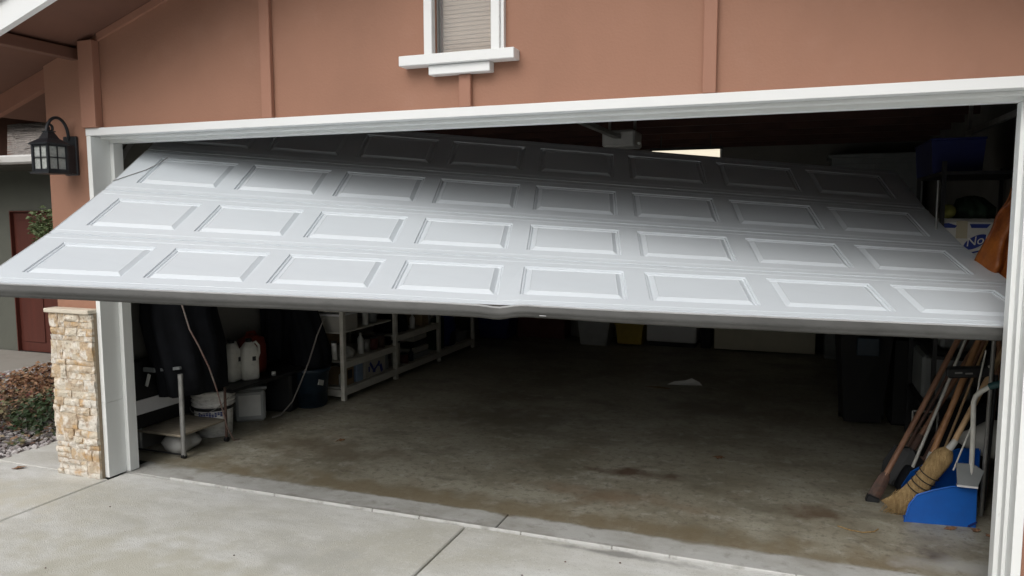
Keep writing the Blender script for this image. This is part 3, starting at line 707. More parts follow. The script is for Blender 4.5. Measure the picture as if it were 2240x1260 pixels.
bk = thing('bucket', 'scuffed white five-gallon bucket with dark print behind the cart leg', 'bucket', (-.09, 1.03, 0))
MB().lathe([(0, .0), (.128, .0), (.131, .01), (.140, .19), (.142, .232), (.158, .236), (.158, .248), (.144, .252), (.144, .264), (.160, .268), (.160, .280), (.146, .284), (.146, .296), (.161, .30), (.161, .312), (.148, .316), (.148, .330), (.164, .334), (.164, .350), (.150, .354), (.140, .34), (.128, .02), (0, .02)], (-.09, 1.03, 0), 36).build('shell', m_bucket, bk)
MB().tube([(-.09+.163*math.cos(a), 1.03+.163*math.sin(a)*.9-.02, .30-.11*math.sin((a+math.pi)*1.0)) for a in [-math.pi+math.pi*i/16 for i in range(17)]], .003, 6).build('bail', m_greymetal, bk)
for zz, hw, m_ in ((.215, .012, m_dark),):
    MB().lathe([(.1452, zz-hw), (.1462, zz+hw)], (-.09, 1.03, 0), 36).build('printed_band', m_, bk)
pr = MB()
for i in range(9):
    a = R(-92+i*8.2); cxp = -.09+.1435*math.cos(a); cyp = 1.03+.1435*math.sin(a)
    m = Matrix.Rotation(a+math.pi/2, 3, 'Z')
    for q in range(3):
        if (i*q+i) % 4 != 3: pr.obox((cxp, cyp, .165+q*.012), (.015, .003, .008), m)
pr.build('print', m_logo, bk)
tt = thing('storage_tub', 'frosted grey lidded tub with a taped white sheet beside the bucket', 'tub', (-.02, 1.55, 0))
mz = Matrix.Rotation(R(38), 3, 'Z')
MB().obox((-.115, 1.47, .13), (.24, .24, .26), mz, .02).build('body', m_translucent, tt)
MB().obox((-.115, 1.47, .276), (.27, .27, .03), mz, .01).build('lid', m_greyplast, tt)
MB().obox(Vector((-.115, 1.47, .135))+mz @ Vector((.0, -.1225, 0)), (.17, .002, .17), mz).build('sheet', m_paper, tt)
# dark box and round bin
tag(MB().obox((-.09, 1.87, .165), (.30, .34, .33), Matrix.Rotation(R(12), 3, 'Z'), .02).build('black_crate', m_dark), 'black plastic crate on the floor left of the round bin', 'crate')
rb = thing('round_bin', 'dark navy round plastic bin on the floor beside the shelves', 'bin', (.06, 2.0, 0))
MB().lathe([(0, 0), (.12, 0), (.13, .01), (.16, .30), (.17, .31), (.18, .345), (.15, .345), (.14, .03), (0, .03)], (.10, 2.0, 0), 30).build('tub', m_navy, rb)
MB().obox((.255, 1.93, .23), (.008, .07, .045), Matrix.Rotation(R(-18), 3, 'X')).build('sticker', m_paper, rb)
drape('black_bag', m_blackcloth, [(.35, .08, 2.02, .165, .15), (.45, .07, 2.06, .18, .16), (.6, .0, 2.1, .17, .15), (.8, -.06, 2.1, .15, .14), (1.0, -.08, 2.1, .12, .12), (1.2, -.1, 2.1, .05, .05)], None,
      'black bag slumped on the navy round bin beside the shelves', 'bag', amp=.02)
drape('hanging_coat', m_blackcloth, [(.42, -.18, 1.92, .10, .15), (.7, -.17, 1.95, .10, .18), (1.0, -.18, 1.95, .09, .17), (1.3, -.2, 1.95, .06, .12), (1.38, -.2, 1.95, .02, .04)], None,
      'long black coat hanging on the left wall above the bench', 'coat', amp=.02)
tag(MB().tube([(.36, 1.85, .80), (.32, 1.8, .66), (.27, 1.75, .45), (.225, 1.7, .29), (.16, 1.66, .12), (.10, 1.58, .02), (.055, 1.53, .006)], .006, 8).build('cord', m_cable),
    'thin grey cord looping down to the floor in front of the navy bin', 'cord')

# open shelf unit on the left wall
sh = thing('shelf_unit', 'long open shelf unit of pale painted lumber along the left wall', 'shelf unit', (.05, 3.7, 0))
ys = (2.24, 3.18, 4.17, 5.13)
for yv in ys:
    MB().box((.262, yv-.022, .0), (.30, yv+.022, 1.6), .002).build('post', m_shelfwood, sh)
    MB().box((-.285, yv-.022, .0), (-.25, yv+.022, 1.6), .002).build('post', m_shelfwood, sh)
    for zz in (.036, .80): MB().box((-.249, yv-.018, zz), (.261, yv+.018, zz+.06)).build('crosspiece', m_shelfwood, sh)
bays = [(.335, 2.24, 3.18), (.43, 3.18, 4.17), (.36, 4.17, 5.13)]
MB().box((-.25, 2.262, .095), (.300, 5.11, .11), .002).build('shelf_board', m_shelfwood, sh)
MB().box((.264, 2.262, .045), (.2985, 5.11, .094), .002).build('rail', m_shelfwood, sh)
for (zz, ya, yb) in bays[:2]:
    MB().box((-.25, ya+.023, zz), (.299, yb-.023, zz+.015), .002).build('shelf_board', m_shelfwood, sh)
    MB().box((.264, ya+.023, zz-.045), (.298, yb-.023, zz-.001), .002).build('rail', m_shelfwood, sh)
MB().box((-.25, 2.262, .80), (.299, 5.11, .815), .002).build('shelf_board', m_shelfwood, sh)
MB().box((-.25, 2.262, .60), (.255, 3.15, .612), .002).build('shelf_board', m_shelfwood, sh)

def carton(c, d, rz, m, label, cat='box', group='boxes on the left shelves', lid=None):
    mm = Matrix.Rotation(rz, 3, 'Z'); z0 = c[2]
    t = thing('box', label, cat, (c[0], c[1], z0), group)
    MB().obox((c[0], c[1], z0+d[2]/2), d, mm, .004).build('body', m, t)
    if lid: MB().obox((c[0], c[1], z0+d[2]+.011), (d[0]+.012, d[1]+.012, .02), mm, .003).build('lid', lid, t)
    else: MB().obox(Vector((c[0], c[1], z0+d[2]+.001)), (.05, d[1]*.98, .002), mm).build('tape', m_cardw, t)
    return t
# lower shelf bay one
t = carton((.12, 2.40, .111), (.25, .13, .17), 0, m_card, 'small brown carton with dark print, lowest shelf at the near post')
MB().box((.246, 2.36, .17), (.249, 2.43, .25)).build('print', m_dark, t)
carton((.12, 2.56, .111), (.26, .11, .19), 0, m_lblue, 'light blue carton on the lowest shelf between two white ones')
t = carton((.11, 2.84, .111), (.28, .38, .18), 0, m_cardw, 'wide pale carton with dark figures, lowest shelf of the near bay')
pr = MB()
for q in range(6): pr.obox((.252, 2.72+q*.045, .19+.03*math.sin(q*2.1)), (.003, .02+.01*(q % 3), .05+.03*(q % 2)), Matrix.Rotation(q*.7, 3, 'X'))
pr.build('print', m_logo, t)
carton((.10, 3.09, .111), (.25, .08, .20), 0, m_greyplast, 'grey carton at the second post, lowest shelf')
# middle shelf bay one: folded things, bottle, cans
tag(drape('folded_cloth', m_bagwhite, [(.352, .12, 2.42, .13, .13), (.40, .12, 2.42, .14, .14), (.45, .10, 2.42, .10, .10), (.46, .1, 2.4, .03, .03)], None, 'x', 'cloth', amp=.01), 'grey folded cloth on the middle shelf at the near post', 'cloth')
def cyl(name, x, y, z, r, h, m, label, cat, group=None, neck=False, mcap=None):
    t = thing(name, label, cat, (x, y, z), group)
    pf = [(0, 0), (r, 0), (r, h*.72), (r*.5, h*.84), (r*.32, h*.88), (r*.32, h), (0, h)] if neck else [(0, 0), (r, 0), (r, h), (0, h)]
    MB().lathe(pf, (x, y, z), 16).build('body', m, t)
    MB().lathe([(0, h+.001), (r*(.4 if neck else 1.04), h+.001), (r*(.4 if neck else 1.04), h+.015), (0, h+.016)], (x, y, z), 14).build('cap', mcap or m_dark, t)
cyl('bottle', .20, 2.66, .352, .03, .20, m_paper, 'slim white bottle on the middle shelf of the near bay', 'bottle', None, True)
cyl('tin', .18, 2.78, .352, .045, .12, m_greymetal, 'grey paint tin on the middle shelf beside the white bottle', 'tin')
cyl('tin', .19, 2.90, .352, .05, .11, m_maroon, 'dark red tin on the middle shelf of the near bay', 'tin')
cyl('tin', .19, 3.03, .352, .05, .12, m_rust, 'brown tin on the middle shelf close to the second post', 'tin')
carton((.10, 2.42, .613), (.26, .30, .14), 0, m_cardw, 'flat pale printer-like carton high in the near bay', lid=m_offwhite)
carton((-.02, 2.40, .47), (.22, .22, .12), 0, m_card, 'low tan carton stacked in the near bay behind the cloth')
cyl('spray_can', .20, 2.75, .613, .03, .17, m_paper, 'white spray can high in the near bay', 'spray can')
cyl('spray_can', .16, 2.93, .613, .055, .15, m_greyplast, 'stout grey canister high in the near bay', 'canister')
cyl('funnel', .22, 2.19, .38, .025, .15, m_paper, 'white plastic cup hanging at the near shelf post', 'cup')
# bay two
cyl('paper_roll', .20, 3.32, .111, .05, .24, m_cardw, 'pale upright paper roll on the lowest shelf of the middle bay', 'roll')
cyl('tin', .22, 3.47, .111, .045, .09, m_maroon, 'small dark red tin beside the paper roll', 'tin')
for k, (zz, mm_, lb) in enumerate(((.111, m_greyplast, 'lowest grey flat box'), (.175, m_cardw, 'pale flat box second from the bottom'), (.24, m_dark, 'black flat box third from the bottom'), (.305, m_cardw, 'topmost pale flat box'))):
    carton((.10, 3.80, zz), (.28, .42-.03*k, .055), R(2*k-3), mm_, lb + ' in the stack of the middle bay')
tag(drape('jacket', m_blackcloth, [(.446, .08, 3.45, .16, .2), (.55, .08, 3.45, .15, .2), (.66, .07, 3.5, .10, .14), (.68, .07, 3.5, .03, .03)], None, 'x', 'jacket', amp=.015), 'dark crumpled jacket on the middle shelf of the middle bay', 'jacket')
carton((.12, 3.95, .446), (.24, .2, .16), 0, m_card, 'brown carton on the middle shelf at the third post')
# more clutter
EXTRA = [(.20, 2.36, .816, .035, .16, m_greymetal, 'grey can standing high at the near shelf post'), (.18, 2.50, .816, .05, .10, m_rust, 'squat brown can high in the near bay'),
         (.22, 3.30, .816, .03, .20, m_navy, 'slim navy bottle high at the second post'), (.19, 3.42, .816, .05, .12, m_greyplast, 'grey jar high in the middle bay'),
         (.21, 2.32, .111, .03, .14, m_paper, 'small white bottle wedged at the foot of the near post'), (.22, 3.66, .446, .03, .16, m_paper, 'white bottle on the middle shelf beside the crumpled jacket'),
         (.23, 3.60, .111, .028, .12, m_navy, 'navy bottle on the lowest shelf of the middle bay'), (.20, 4.02, .446, .05, .14, m_greymetal, 'grey tin beside the third post')]
for (x_, y_, z_, r_, h_, mm_, lb_) in EXTRA: cyl('bottle' if r_ < .04 else 'tin', x_, y_, z_, r_, h_, mm_, lb_, 'bottle' if r_ < .04 else 'tin', None, r_ < .04)
carton((.05, 2.72, .816), (.24, .26, .15), 0, m_cardw, 'pale carton high in the near bay above the white can')
carton((.05, 3.02, .816), (.24, .20, .12), 0, m_card, 'brown carton high at the second post')
carton((.08, 3.75, .816), (.26, .30, .16), 0, m_bluedk, 'dark blue box high in the middle bay')
# bay three
bp_ = thing('backpack', 'dark blue rounded backpack standing in the far shelf bay', 'backpack', (.12, 4.62, .111))
MB().lathe([(0, 0), (.17, .0), (.19, .05), (.19, .25), (.16, .34), (.10, .39), (0, .40)], (.12, 4.62, .111), 24, sx=.75).build('body', m_bluedk, bp_)
MB().lathe([(0, 0), (.11, 0), (.12, .04), (.11, .15), (0, .17)], (.18, 4.62, .13), 20, sx=.8).build('front_pocket', m_dark, bp_)
carton((.10, 4.33, .111), (.26, .18, .36), 0, m_green, 'tall dark green carton at the third post in the far bay')
carton((.10, 4.95, .111), (.26, .22, .12), 0, m_greyplast, 'grey low carton at the far end post')

# ------------------------------------------------------------------ back of the garage
t = thing('tote', 'blue plastic tote on the floor at the far end of the shelves', 'tote', (.33, 5.85, 0))
MB().prism([(.12, .02), (.50, .02), (.54, .30), (.08, .30)], 'y', 5.75, 6.1).build('body', m_bluedk, t)
MB().box((.06, 5.73, .301), (.56, 6.12, .33), .008).build('lid', m_navy, t)
t = thing('cabinet', 'maroon cabinet against the back wall', 'cabinet', (.86, 6.25, 0))
MB().box((.52, 6.1, .0), (1.20, 6.38, .9), .004).build('carcass', m_maroon, t)
for x0 in (.535, .865): MB().box((x0, 6.085, .03), (x0+.32, 6.099, .87), .003).build('door', m_maroon, t)
t = thing('tote', 'clear plastic tub on the floor between the maroon cabinet and the yellow bin', 'tote', (1.67, 5.9, 0))
MB().prism([(1.50, .0), (1.84, .0), (1.88, .30), (1.46, .30)], 'y', 5.8, 6.1).build('body', m_translucent, t)
MB().box((1.45, 5.79, .301), (1.89, 6.11, .325), .006).build('lid', m_dark, t)
t = thing('bin', 'yellow plastic bin at the back wall left of the white appliance', 'bin', (2.1, 6.0, 0))
MB().prism([(1.96, .02), (2.26, .02), (2.29, .33), (1.93, .33)], 'y', 5.9, 6.2).build('body', m_yellow, t)
MB().box((1.92, 5.89, .26), (2.30, 5.899, .285)).build('rim', m_yellow, t)
t = thing('appliance', 'white square appliance standing at the back wall', 'appliance', (2.62, 6.2, 0))
MB().box((2.31, 6.0, .06), (2.93, 6.36, .9), .01).build('body', m_offwhite, t)
MB().box((2.33, 6.02, .0), (2.91, 6.34, .059)).build('plinth', m_dark, t)
MB().box((2.33, 5.988, .10), (2.91, 5.999, .86), .004).build('door', m_offwhite, t)
t = thing('panel_board', 'wide beige cupboard front right of the white appliance', 'cupboard', (3.72, 6.1, 0))
MB().box((3.15, 5.95, .02), (4.30, 6.3, 1.0), .004).build('carcass', m_beige, t)
MB().box((3.17, 5.94, .04), (4.28, 5.949, .98)).build('front', m_beige, t)
tag(MB().box((2.98, 6.05, 0), (3.10, 6.35, 1.2), .01).build('dark_gap_fill', m_black), 'narrow black block filling the dark gap between the white appliance and the beige cupboard', 'filler')  # black block stands in for the dark of the gap
t = thing('tall_cabinet', 'tall grey cabinet with a moulded top at the back right', 'cabinet', (4.75, 6.1, 0))
MB().box((4.40, 5.85, .0), (5.32, 6.35, 2.28)).build('carcass', m_greyplast, t)
MB().box((4.36, 5.82, 2.281), (5.36, 6.37, 2.33), .01).build('cornice', m_greyplast, t)
for x0 in (4.42, 4.87): MB().box((x0, 5.835, .05), (x0+.43, 5.849, 2.22), .004).build('door', m_greyplast, t)
wb = thing('wheeled_bin', 'dark wheeled rubbish bin standing in the gloom at the right', 'rubbish bin', (4.55, 3.0, 0))
MB().add([(4.44, 2.82, .06), (4.70, 2.86, .06), (4.72, 3.2, .06), (4.42, 3.2, .06), (4.38, 2.72, .82), (4.76, 2.76, .82), (4.78, 3.26, .82), (4.36, 3.24, .82)],
         [(3, 2, 1, 0), (4, 5, 6, 7), (0, 1, 5, 4), (1, 2, 6, 5), (2, 3, 7, 6), (3, 0, 4, 7)]).build('body', m_black, wb)
MB().box((4.35, 2.70, .821), (4.79, 3.28, .86), .015).build('lid', m_black, wb)
MB().box((4.50, 2.715, .60), (4.66, 2.745, .74), .01).build('handle_recess', m_navy, wb)
for xx in (4.42, 4.70): MB().tube([(xx, 3.2, .08), (xx+.05, 3.2, .08)], .08, 16).build('wheel', m_dark, wb)
tag(MB().box((4.78, 3.05, .0), (5.10, 3.6, .7), .02).build('black_crate', m_dark), 'tall black crate right of the wheeled rubbish bin', 'crate')

# ------------------------------------------------------------------ right side: shelf, tote, pack, tarp
rs = thing('metal_rack', 'black steel rack standing against the right wall behind the tools', 'rack', (5.1, 2.2, 0))
for p in ((4.86, 1.72), (4.86, 2.7), (5.37, 1.72), (5.37, 2.7)):
    MB().box((p[0]-.012, p[1]-.012, 0), (p[0]+.012, p[1]+.012, 1.98)).build('post', m_dark, rs)
for zz in (.40, .78, 1.30, 1.90): MB().box((4.85, 1.71, zz), (5.38, 2.71, zz+.02)).build('rack_shelf', m_dark, rs)
t = thing('tote', 'dark blue storage tote on top of the rack near the ceiling', 'tote', (5.05, 2.5, 1.921))
MB().prism([(4.84, 1.921), (5.11, 1.921), (5.125, 2.125), (4.825, 2.125)], 'y', 2.0, 2.68).build('body', m_bluedk, t)
MB().box((4.82, 1.99, 2.126), (5.13, 2.69, 2.142), .004).build('lid', m_bluedk, t)
pk = thing('wrapped_pack', 'white wrapped pack with blue printed logo and blue bands on the rack', 'pack', (5.07, 1.85, 1.321))
MB().box((4.862, 1.73, 1.321), (5.30, 2.05, 1.638), .02).build('wrap', m_film, pk)
MB().box((4.94, 1.7275, 1.52), (5.0, 1.7285, 1.625)).build('tan_strip', m_filmtan, pk)
def plate(poly, y, m, name, parent):
    MB().prism(poly, 'y', y, y-.0012).build(name, m, parent)
plate([(4.865, 1.61), (4.90, 1.612), (4.945, 1.597), (4.935, 1.583), (4.865, 1.583)], 1.7285, m_logo, 'blue_band', pk)
plate([(5.01, 1.607), (5.12, 1.607), (5.10, 1.583), (5.02, 1.583)], 1.7285, m_logo, 'blue_band', pk)
cx, cz = 5.045, 1.500
plate([(cx+.058*math.cos(a)*1.05+.012*math.sin(a), cz+.042*math.sin(a)+.02*math.cos(a)) for a in [2*math.pi*i/28 for i in range(28)]], 1.7285, m_logo, 'logo', pk)
plate([(5.0, 1.455), (5.02, 1.438), (5.08, 1.455), (5.13, 1.485), (5.13, 1.495), (5.07, 1.468), (5.02, 1.452)], 1.7265, m_paper, 'logo_swoosh', pk)
plate([(4.995, 1.45), (5.02, 1.428), (5.08, 1.445), (5.135, 1.478), (5.13, 1.485), (5.08, 1.455), (5.02, 1.438)], 1.7262, m_logo, 'logo_swoosh', pk)
fc = bpy.data.curves.new('logo_text', 'FONT'); fc.body = 'NoF'; fc.size = .072; fc.extrude = .0006; fc.shear = .3
fc.materials.append(m_paper); _t = bpy.data.objects.new('logo_text', fc); COL.objects.link(_t); bpy.context.view_layer.update()
_me = bpy.data.meshes.new_from_object(_t.evaluated_get(bpy.context.evaluated_depsgraph_get())); bpy.data.objects.remove(_t)
fo = bpy.data.objects.new('logo_text', _me); COL.objects.link(fo); fo.parent = pk
fo.location = Vector((4.995, 1.7262, 1.472))-wloc(pk); fo.rotation_euler = (R(90), R(-12), 0)
# orange tarp hanging on the right wall
def sheet_fold(name, P00, P10, P01, P11, m, amp, fold, nu=30, nv=24):
    vs = []; A, B, C_, D_ = map(Vector, (P00, P10, P01, P11)); nn = (B-A).cross(C_-A).normalized()
    for j in range(nv+1):
        for i in range(nu+1):
            u = i/nu; v = j/nv; p = A.lerp(B, u).lerp(C_.lerp(D_, u), v)
            d = amp*(math.sin(u*fold+v*1.7)*(.3+.7*v)+.9*noise.noise(Vector((u*4, v*4, 2))))
            vs.append(p+nn*d)
    return MB().add(vs, [(j*(nu+1)+i, j*(nu+1)+i+1, (j+1)*(nu+1)+i+1, (j+1)*(nu+1)+i) for j in range(nv) for i in range(nu)], True)
b = sheet_fold('tarp', (5.045, 1.0, 1.80), (5.18, 1.0, 1.84), (4.925, 1.06, 1.40), (5.22, .88, 1.22), m_orange, .05, 17)
tp = b.build('tarp', m_orange); so = tp.modifiers.new('thickness', 'SOLIDIFY'); so.thickness = .004
tag(tp, 'orange-brown tarp hanging in folds beside the right jamb', 'tarp')
tag(MB().lathe([(0, -.044), (.022, -.039), (.039, -.022), (.044, 0), (.039, .022), (.022, .039), (0, .044)], (4.905, 1.80, 1.682), 20).build('ball', m_ball), 'yellow-green ball on top of the wrapped pack', 'ball')
drape('green_bundle', m_green, [(1.64, 5.06, 1.90, .10, .12), (1.70, 5.06, 1.90, .11, .13), (1.76, 5.04, 1.92, .07, .08), (1.775, 5.04, 1.92, .02, .02)], None, 'dark green cloth bundle on top of the wrapped pack', 'bundle', amp=.012)
tag(MB().tube([(4.80, 1.5, 1.10), (4.797, 1.5, 1.86)], .006, 8).build('rod', m_greymetal), 'thin upright metal rod left of the wrapped pack', 'rod')
tag(MB().box((4.87, 2.2, .421), (5.18, 2.65, .72), .02).build('storage_box', m_greyplast), 'grey storage box on the lower rack shelf behind the tools', 'box')
gb = thing('storage_box', 'grey tall container on the middle rack shelf behind the handles', 'box', (5.03, 2.3, .801))
MB().box((4.93, 1.95, .801), (5.20, 2.4, 1.10), .02).build('body', m_greyplast, gb)
MB().box((4.92, 1.94, 1.101), (5.21, 2.41, 1.13), .01).build('lid', m_dark, gb)

# ------------------------------------------------------------------ long-handled tools leaning in the right corner
TG = 'long-handled tools leaning in the right corner'
def stick(name, label, cat, p0, p1, r, m, ext=.5, n=10):
    t = thing(name, label, cat, tuple(p0), TG)
    a, b = Vector(p0), Vector(p1); d = (b-a).normalized()
    MB().tube([a, a.lerp(b, .5)+Vector((.002, 0, -.003)), b, b+d*ext], [r*1.05, r, r, r*.9], n).build('handle', m, t)
    return t, a, d
# flat spade, rusty, front left
t, a, d = stick('spade', 'spade with a long worn wooden handle and dark rusty blade, leftmost of the tools', 'spade', (4.575, 1.305, .15), (4.95, 1.5, .963), .0155, m_wood2, .45)
b = MB(); sd = d.cross(Vector((0, 1, 0))).normalized(); fw = d.cross(sd).normalized()
def blade(a, d, sd, fw, L, prof, curve, th=.004):
    vs = []; K = len(prof)
    for (s, hw) in prof:
        for q in (-1, -.5, 0, .5, 1):
            p = a-d*(L*s)+sd*(hw*q)+fw*(curve*(1-q*q)); vs.append(p)
    n = len(vs); vs2 = [v+fw*th for v in vs]
    fs = [(j*5+i, j*5+i+1, (j+1)*5+i+1, (j+1)*5+i) for j in range(K-1) for i in range(4)]
    fs += [tuple(x+n for x in f[::-1]) for f in fs]
    bd = [i for i in range(5)] + [j*5+4 for j in range(1, K)] + [(K-1)*5+i for i in range(3, -1, -1)] + [j*5 for j in range(K-2, 0, -1)]
    fs += [(bd[i], bd[(i+1) % len(bd)], bd[(i+1) % len(bd)]+n, bd[i]+n) for i in range(len(bd))]
    return MB().add(vs+vs2, fs, False)
blade(a+d*.02, d, sd, fw, .20, [(0, .016), (.15, .03), (.6, .036), (1.0, .034)], .012).build('blade', m_rust, t)
MB().obox(a-d*.16, (.07, .05, .05), Matrix.Rotation(R(20), 3, 'Y'), .008).build('edge_guard', m_dark, t)
# scoop shovel with black blade
t, a, d = stick('shovel', 'shovel with brown wooden handle and black rounded blade behind the spade', 'shovel', (4.727, 1.5, .25), (5.08, 1.62, .95), .0145, m_wood2, .4)
sd = d.cross(Vector((.3, 1, 0))).normalized(); fw = d.cross(sd).normalized()
blade(a+d*.02, d, sd, fw, .25, [(0, .02), (.12, .09), (.6, .10), (.85, .08), (1.0, .03)], .03).build('blade', m_dark, t)
MB().tube([a, a+d*.12], .021, 10).build('socket', m_rust, t)
# white pole
t, a, d = stick('mop', 'slim white metal pole with a dark mop head behind the wooden handles', 'mop', (4.715, 1.42, .13), (4.985, 1.5, .965), .0085, m_whitemetal, .4)
drape_o = MB().lathe([(0, .06), (.03, .05), (.06, .0), (.075, -.06), (.07, -.12), (.0, -.13)], a, 14, wob=.5).build('mop_head', m_blackcloth, t)
# honey-coloured rake handle with dark head
t, a, d = stick('push_broom', 'honey coloured broom handle wrapped white near its foot, standing in the blue scoop', 'broom', (4.769-.05, 1.19, .10), (5.043, 1.45, .976), .016, m_wood, .4, 12)
MB().tube([a+d*.06, a+d*.25], .0185, 12).build('tape_wrap', m_bagwhite, t)
MB().obox(a-d*.05, (.05, .12, .14), d.to_track_quat('Z', 'Y').to_matrix(), .01).build('brush_head', m_straw, t)
t, a, d = stick('hoe', 'thin dark wooden handle leaning far back with an iron hoe blade', 'hoe', (4.80, 1.48, .22), (5.12, 1.6, .957), .012, m_rust, .35)
MB().obox(a+Vector((0, 0, -.05)), (.14, .02, .10), Matrix.Rotation(R(25), 3, 'Y'), .003).build('blade', m_rust, t)
t, a, d = stick('garden_stake', 'dark brown pole leaning between the brooms', 'pole', (4.727, 1.50, .02), (5.02, 1.5, .80), .011, m_wood2, .45)
# black bar across the handles
t = thing('rake', 'black leaf rake head standing upside down across the handles', 'rake', (5.05, 1.24, .1), TG)
MB().tube([(5.07, 1.28, .02), (5.08, 1.22, .80)], .011, 8).build('handle', m_dark, t)
MB().obox((4.95, 1.235, .805), (.21, .05, .062), Matrix.Rotation(R(-6), 3, 'Y'), .02).build('head', m_dark, t)
for q in range(2): MB().obox((4.90+q*.05, 1.208, .80), (.035, .004, .008), Matrix.Rotation(R(-6), 3, 'Y')).build('clip', m_greymetal, t)
MB().lathe([(0, -.01), (.01, -.007), (.014, 0), (.01, .007), (0, .01)], (5.05, 1.21, .845), 10).build('end_bolt', m_paper, t)
stick('garden_stake', 'pale thin cane slanting behind the honey coloured broom handle', 'cane', (4.80, 1.36, .05), (5.09, 1.5, .95), .007, m_woodpale, .4)
stick('garden_stake', 'reddish thin stick leaning between spade and white mop pole', 'stick', (4.70, 1.44, .30), (5.02, 1.55, .98), .009, m_rust, .4)
stick('pole', 'thick dark pole leaning deepest in the corner', 'pole', (4.93, 1.56, .03), (5.16, 1.62, .92), .014, m_dark, .4)
# upright thin grey pole next to the jamb
tag(MB().tube([(5.052, 1.24, .0), (5.052, 1.2, .70), (5.06, 1.2, 1.35)], .011, 8).build('pipe', m_greymetal), 'thin grey upright pipe standing nearest the right jamb', 'pipe', TG)
tag(MB().tube([(5.12, 1.5, .02), (5.15, 1.5, .9), (5.10, 1.5, 1.3)], .014, 8).build('garden_stake', m_wood2), 'thin upright brown stake behind the grey pipe', 'stake', TG)

# corn broom, upside down: straw head low left resting on the scoop
t = thing('corn_broom', 'corn broom with stitched straw head leaning over the blue scoop', 'broom', (4.65, 1.1, 0), TG)
A = Vector((4.625, 1.10, .012)); B = Vector((4.855, 1.10, .40)); C_ = Vector((5.035, 1.22, .76)); 
ax = (B-A).normalized(); sd = Vector((.85, 0, -.5)); sd = (sd-ax*sd.dot(ax)).normalized(); fw = ax.cross(sd).normalized()
prof = [(0.0, .074, .014), (.2, .066, .018), (.38, .056, .023), (.52, .050, .027), (.66, .050, .031), (.80, .053, .033), (.90, .050, .032), (.96, .036, .027), (1.0, .021, .02)]
vs = []; n = 28; Lh = (B-A).length
for (s, hw, hd) in prof:
    for j in range(n):
        w_ = 2*math.pi*j/n; rr = 1+.05*math.sin(j*9.0)+(.10*noise.noise(Vector((j*3.1, s*2, 0))))
        off = ax*(.03*noise.noise(Vector((j*5.3, 1, 0))) if s == 0 else 0) + (sd*-.03 if s == 0 else Vector((0, 0, 0)))
        vs.append(A+ax*(Lh*s)+sd*(hw*rr*math.cos(w_))+fw*(hd*rr*math.sin(w_))+off)
MB().add(vs, [(k*n+j, k*n+(j+1) % n, (k+1)*n+(j+1) % n, (k+1)*n+j) for k in range(len(prof)-1) for j in range(n)] + [tuple(range(n))[::-1], tuple((len(prof)-1)*n+j for j in range(n))], True).build('straw_head', m_straw, t)
st = MB()
for q in range(260):
    u = random.uniform(-1, 1); v = random.uniform(-1, 1)
    if u*u+v*v > 1: continue
    p = A+ax*random.uniform(-.015, .12)+sd*(u*.062-.022)+fw*(v*.022)
    q2 = p-ax*random.uniform(.03, .05)+sd*random.uniform(-.012, .006)+fw*random.uniform(-.006, .006)
    if q2.z < .004: q2.z = .004
    st.tube([p, q2], [.0016, .001], 4, True, False)
so_ = st.build('straw_tips', m_straw, t); so_['kind'] = 'stuff'
for s in (.38, .46, .54, .62):
    ring = [A+ax*(Lh*(s+.03*math.sin(q/24*2*math.pi)))+sd*(.056*math.cos(2*math.pi*q/24))+fw*(.035*math.sin(2*math.pi*q/24)) for q in range(25)]
    MB().tube(ring, .0028, 6, False).build('stitching', m_thread, t)
MB().tube([B-ax*.02, B+ax*.06], [.021, .016], 12).build('collar', m_bagwhite, t)
MB().tube([B+ax*.03, C_, C_+(C_-B).normalized()*.55], .0145, 12).build('handle', m_woodpale, t)

# blue snow scoop / bin lying on its side
t = thing('blue_scoop', 'big bright blue plastic scoop resting on the floor among the tools', 'scoop', (4.8, 1.05, 0))
out = [(4.645, .0), (4.99, .0), (4.985, .218), (4.865, .216), (4.78, .19), (4.70, .155), (4.665, .10)]
front = [Vector((x, 1.0+.12*(x-4.64), z)) for x, z in out]
back = [Vector((4.66, 1.36, .0)), Vector((5.04, 1.40, .0)), Vector((5.05, 1.32, .36)), Vector((4.93, 1.27, .36)), Vector((4.82, 1.26, .30)), Vector((4.70, 1.27, .20)), Vector((4.66, 1.30, .10))]
n = len(front)
pan = MB(); vs = front+back
fs = [tuple(range(n)), tuple(range(n, 2*n))[::-1]]
for i in (0, 1): fs.append((i, i+1, n+i+1, n+i))
pan.add(vs, fs); po = pan.build('pan', m_blue, t); so = po.modifiers.new('thickness', 'SOLIDIFY'); so.thickness = .006
rim = MB().tube([front[i] for i in (2, 3, 4, 5, 6, 0)], .0055, 8); rim.build('rim', m_blue, t)
MB().obox((4.972, 1.034, .02), (.05, .01, .006), Matrix.Rotation(R(-35), 3, 'Y')).build('corner_rib', m_bluedk, t)
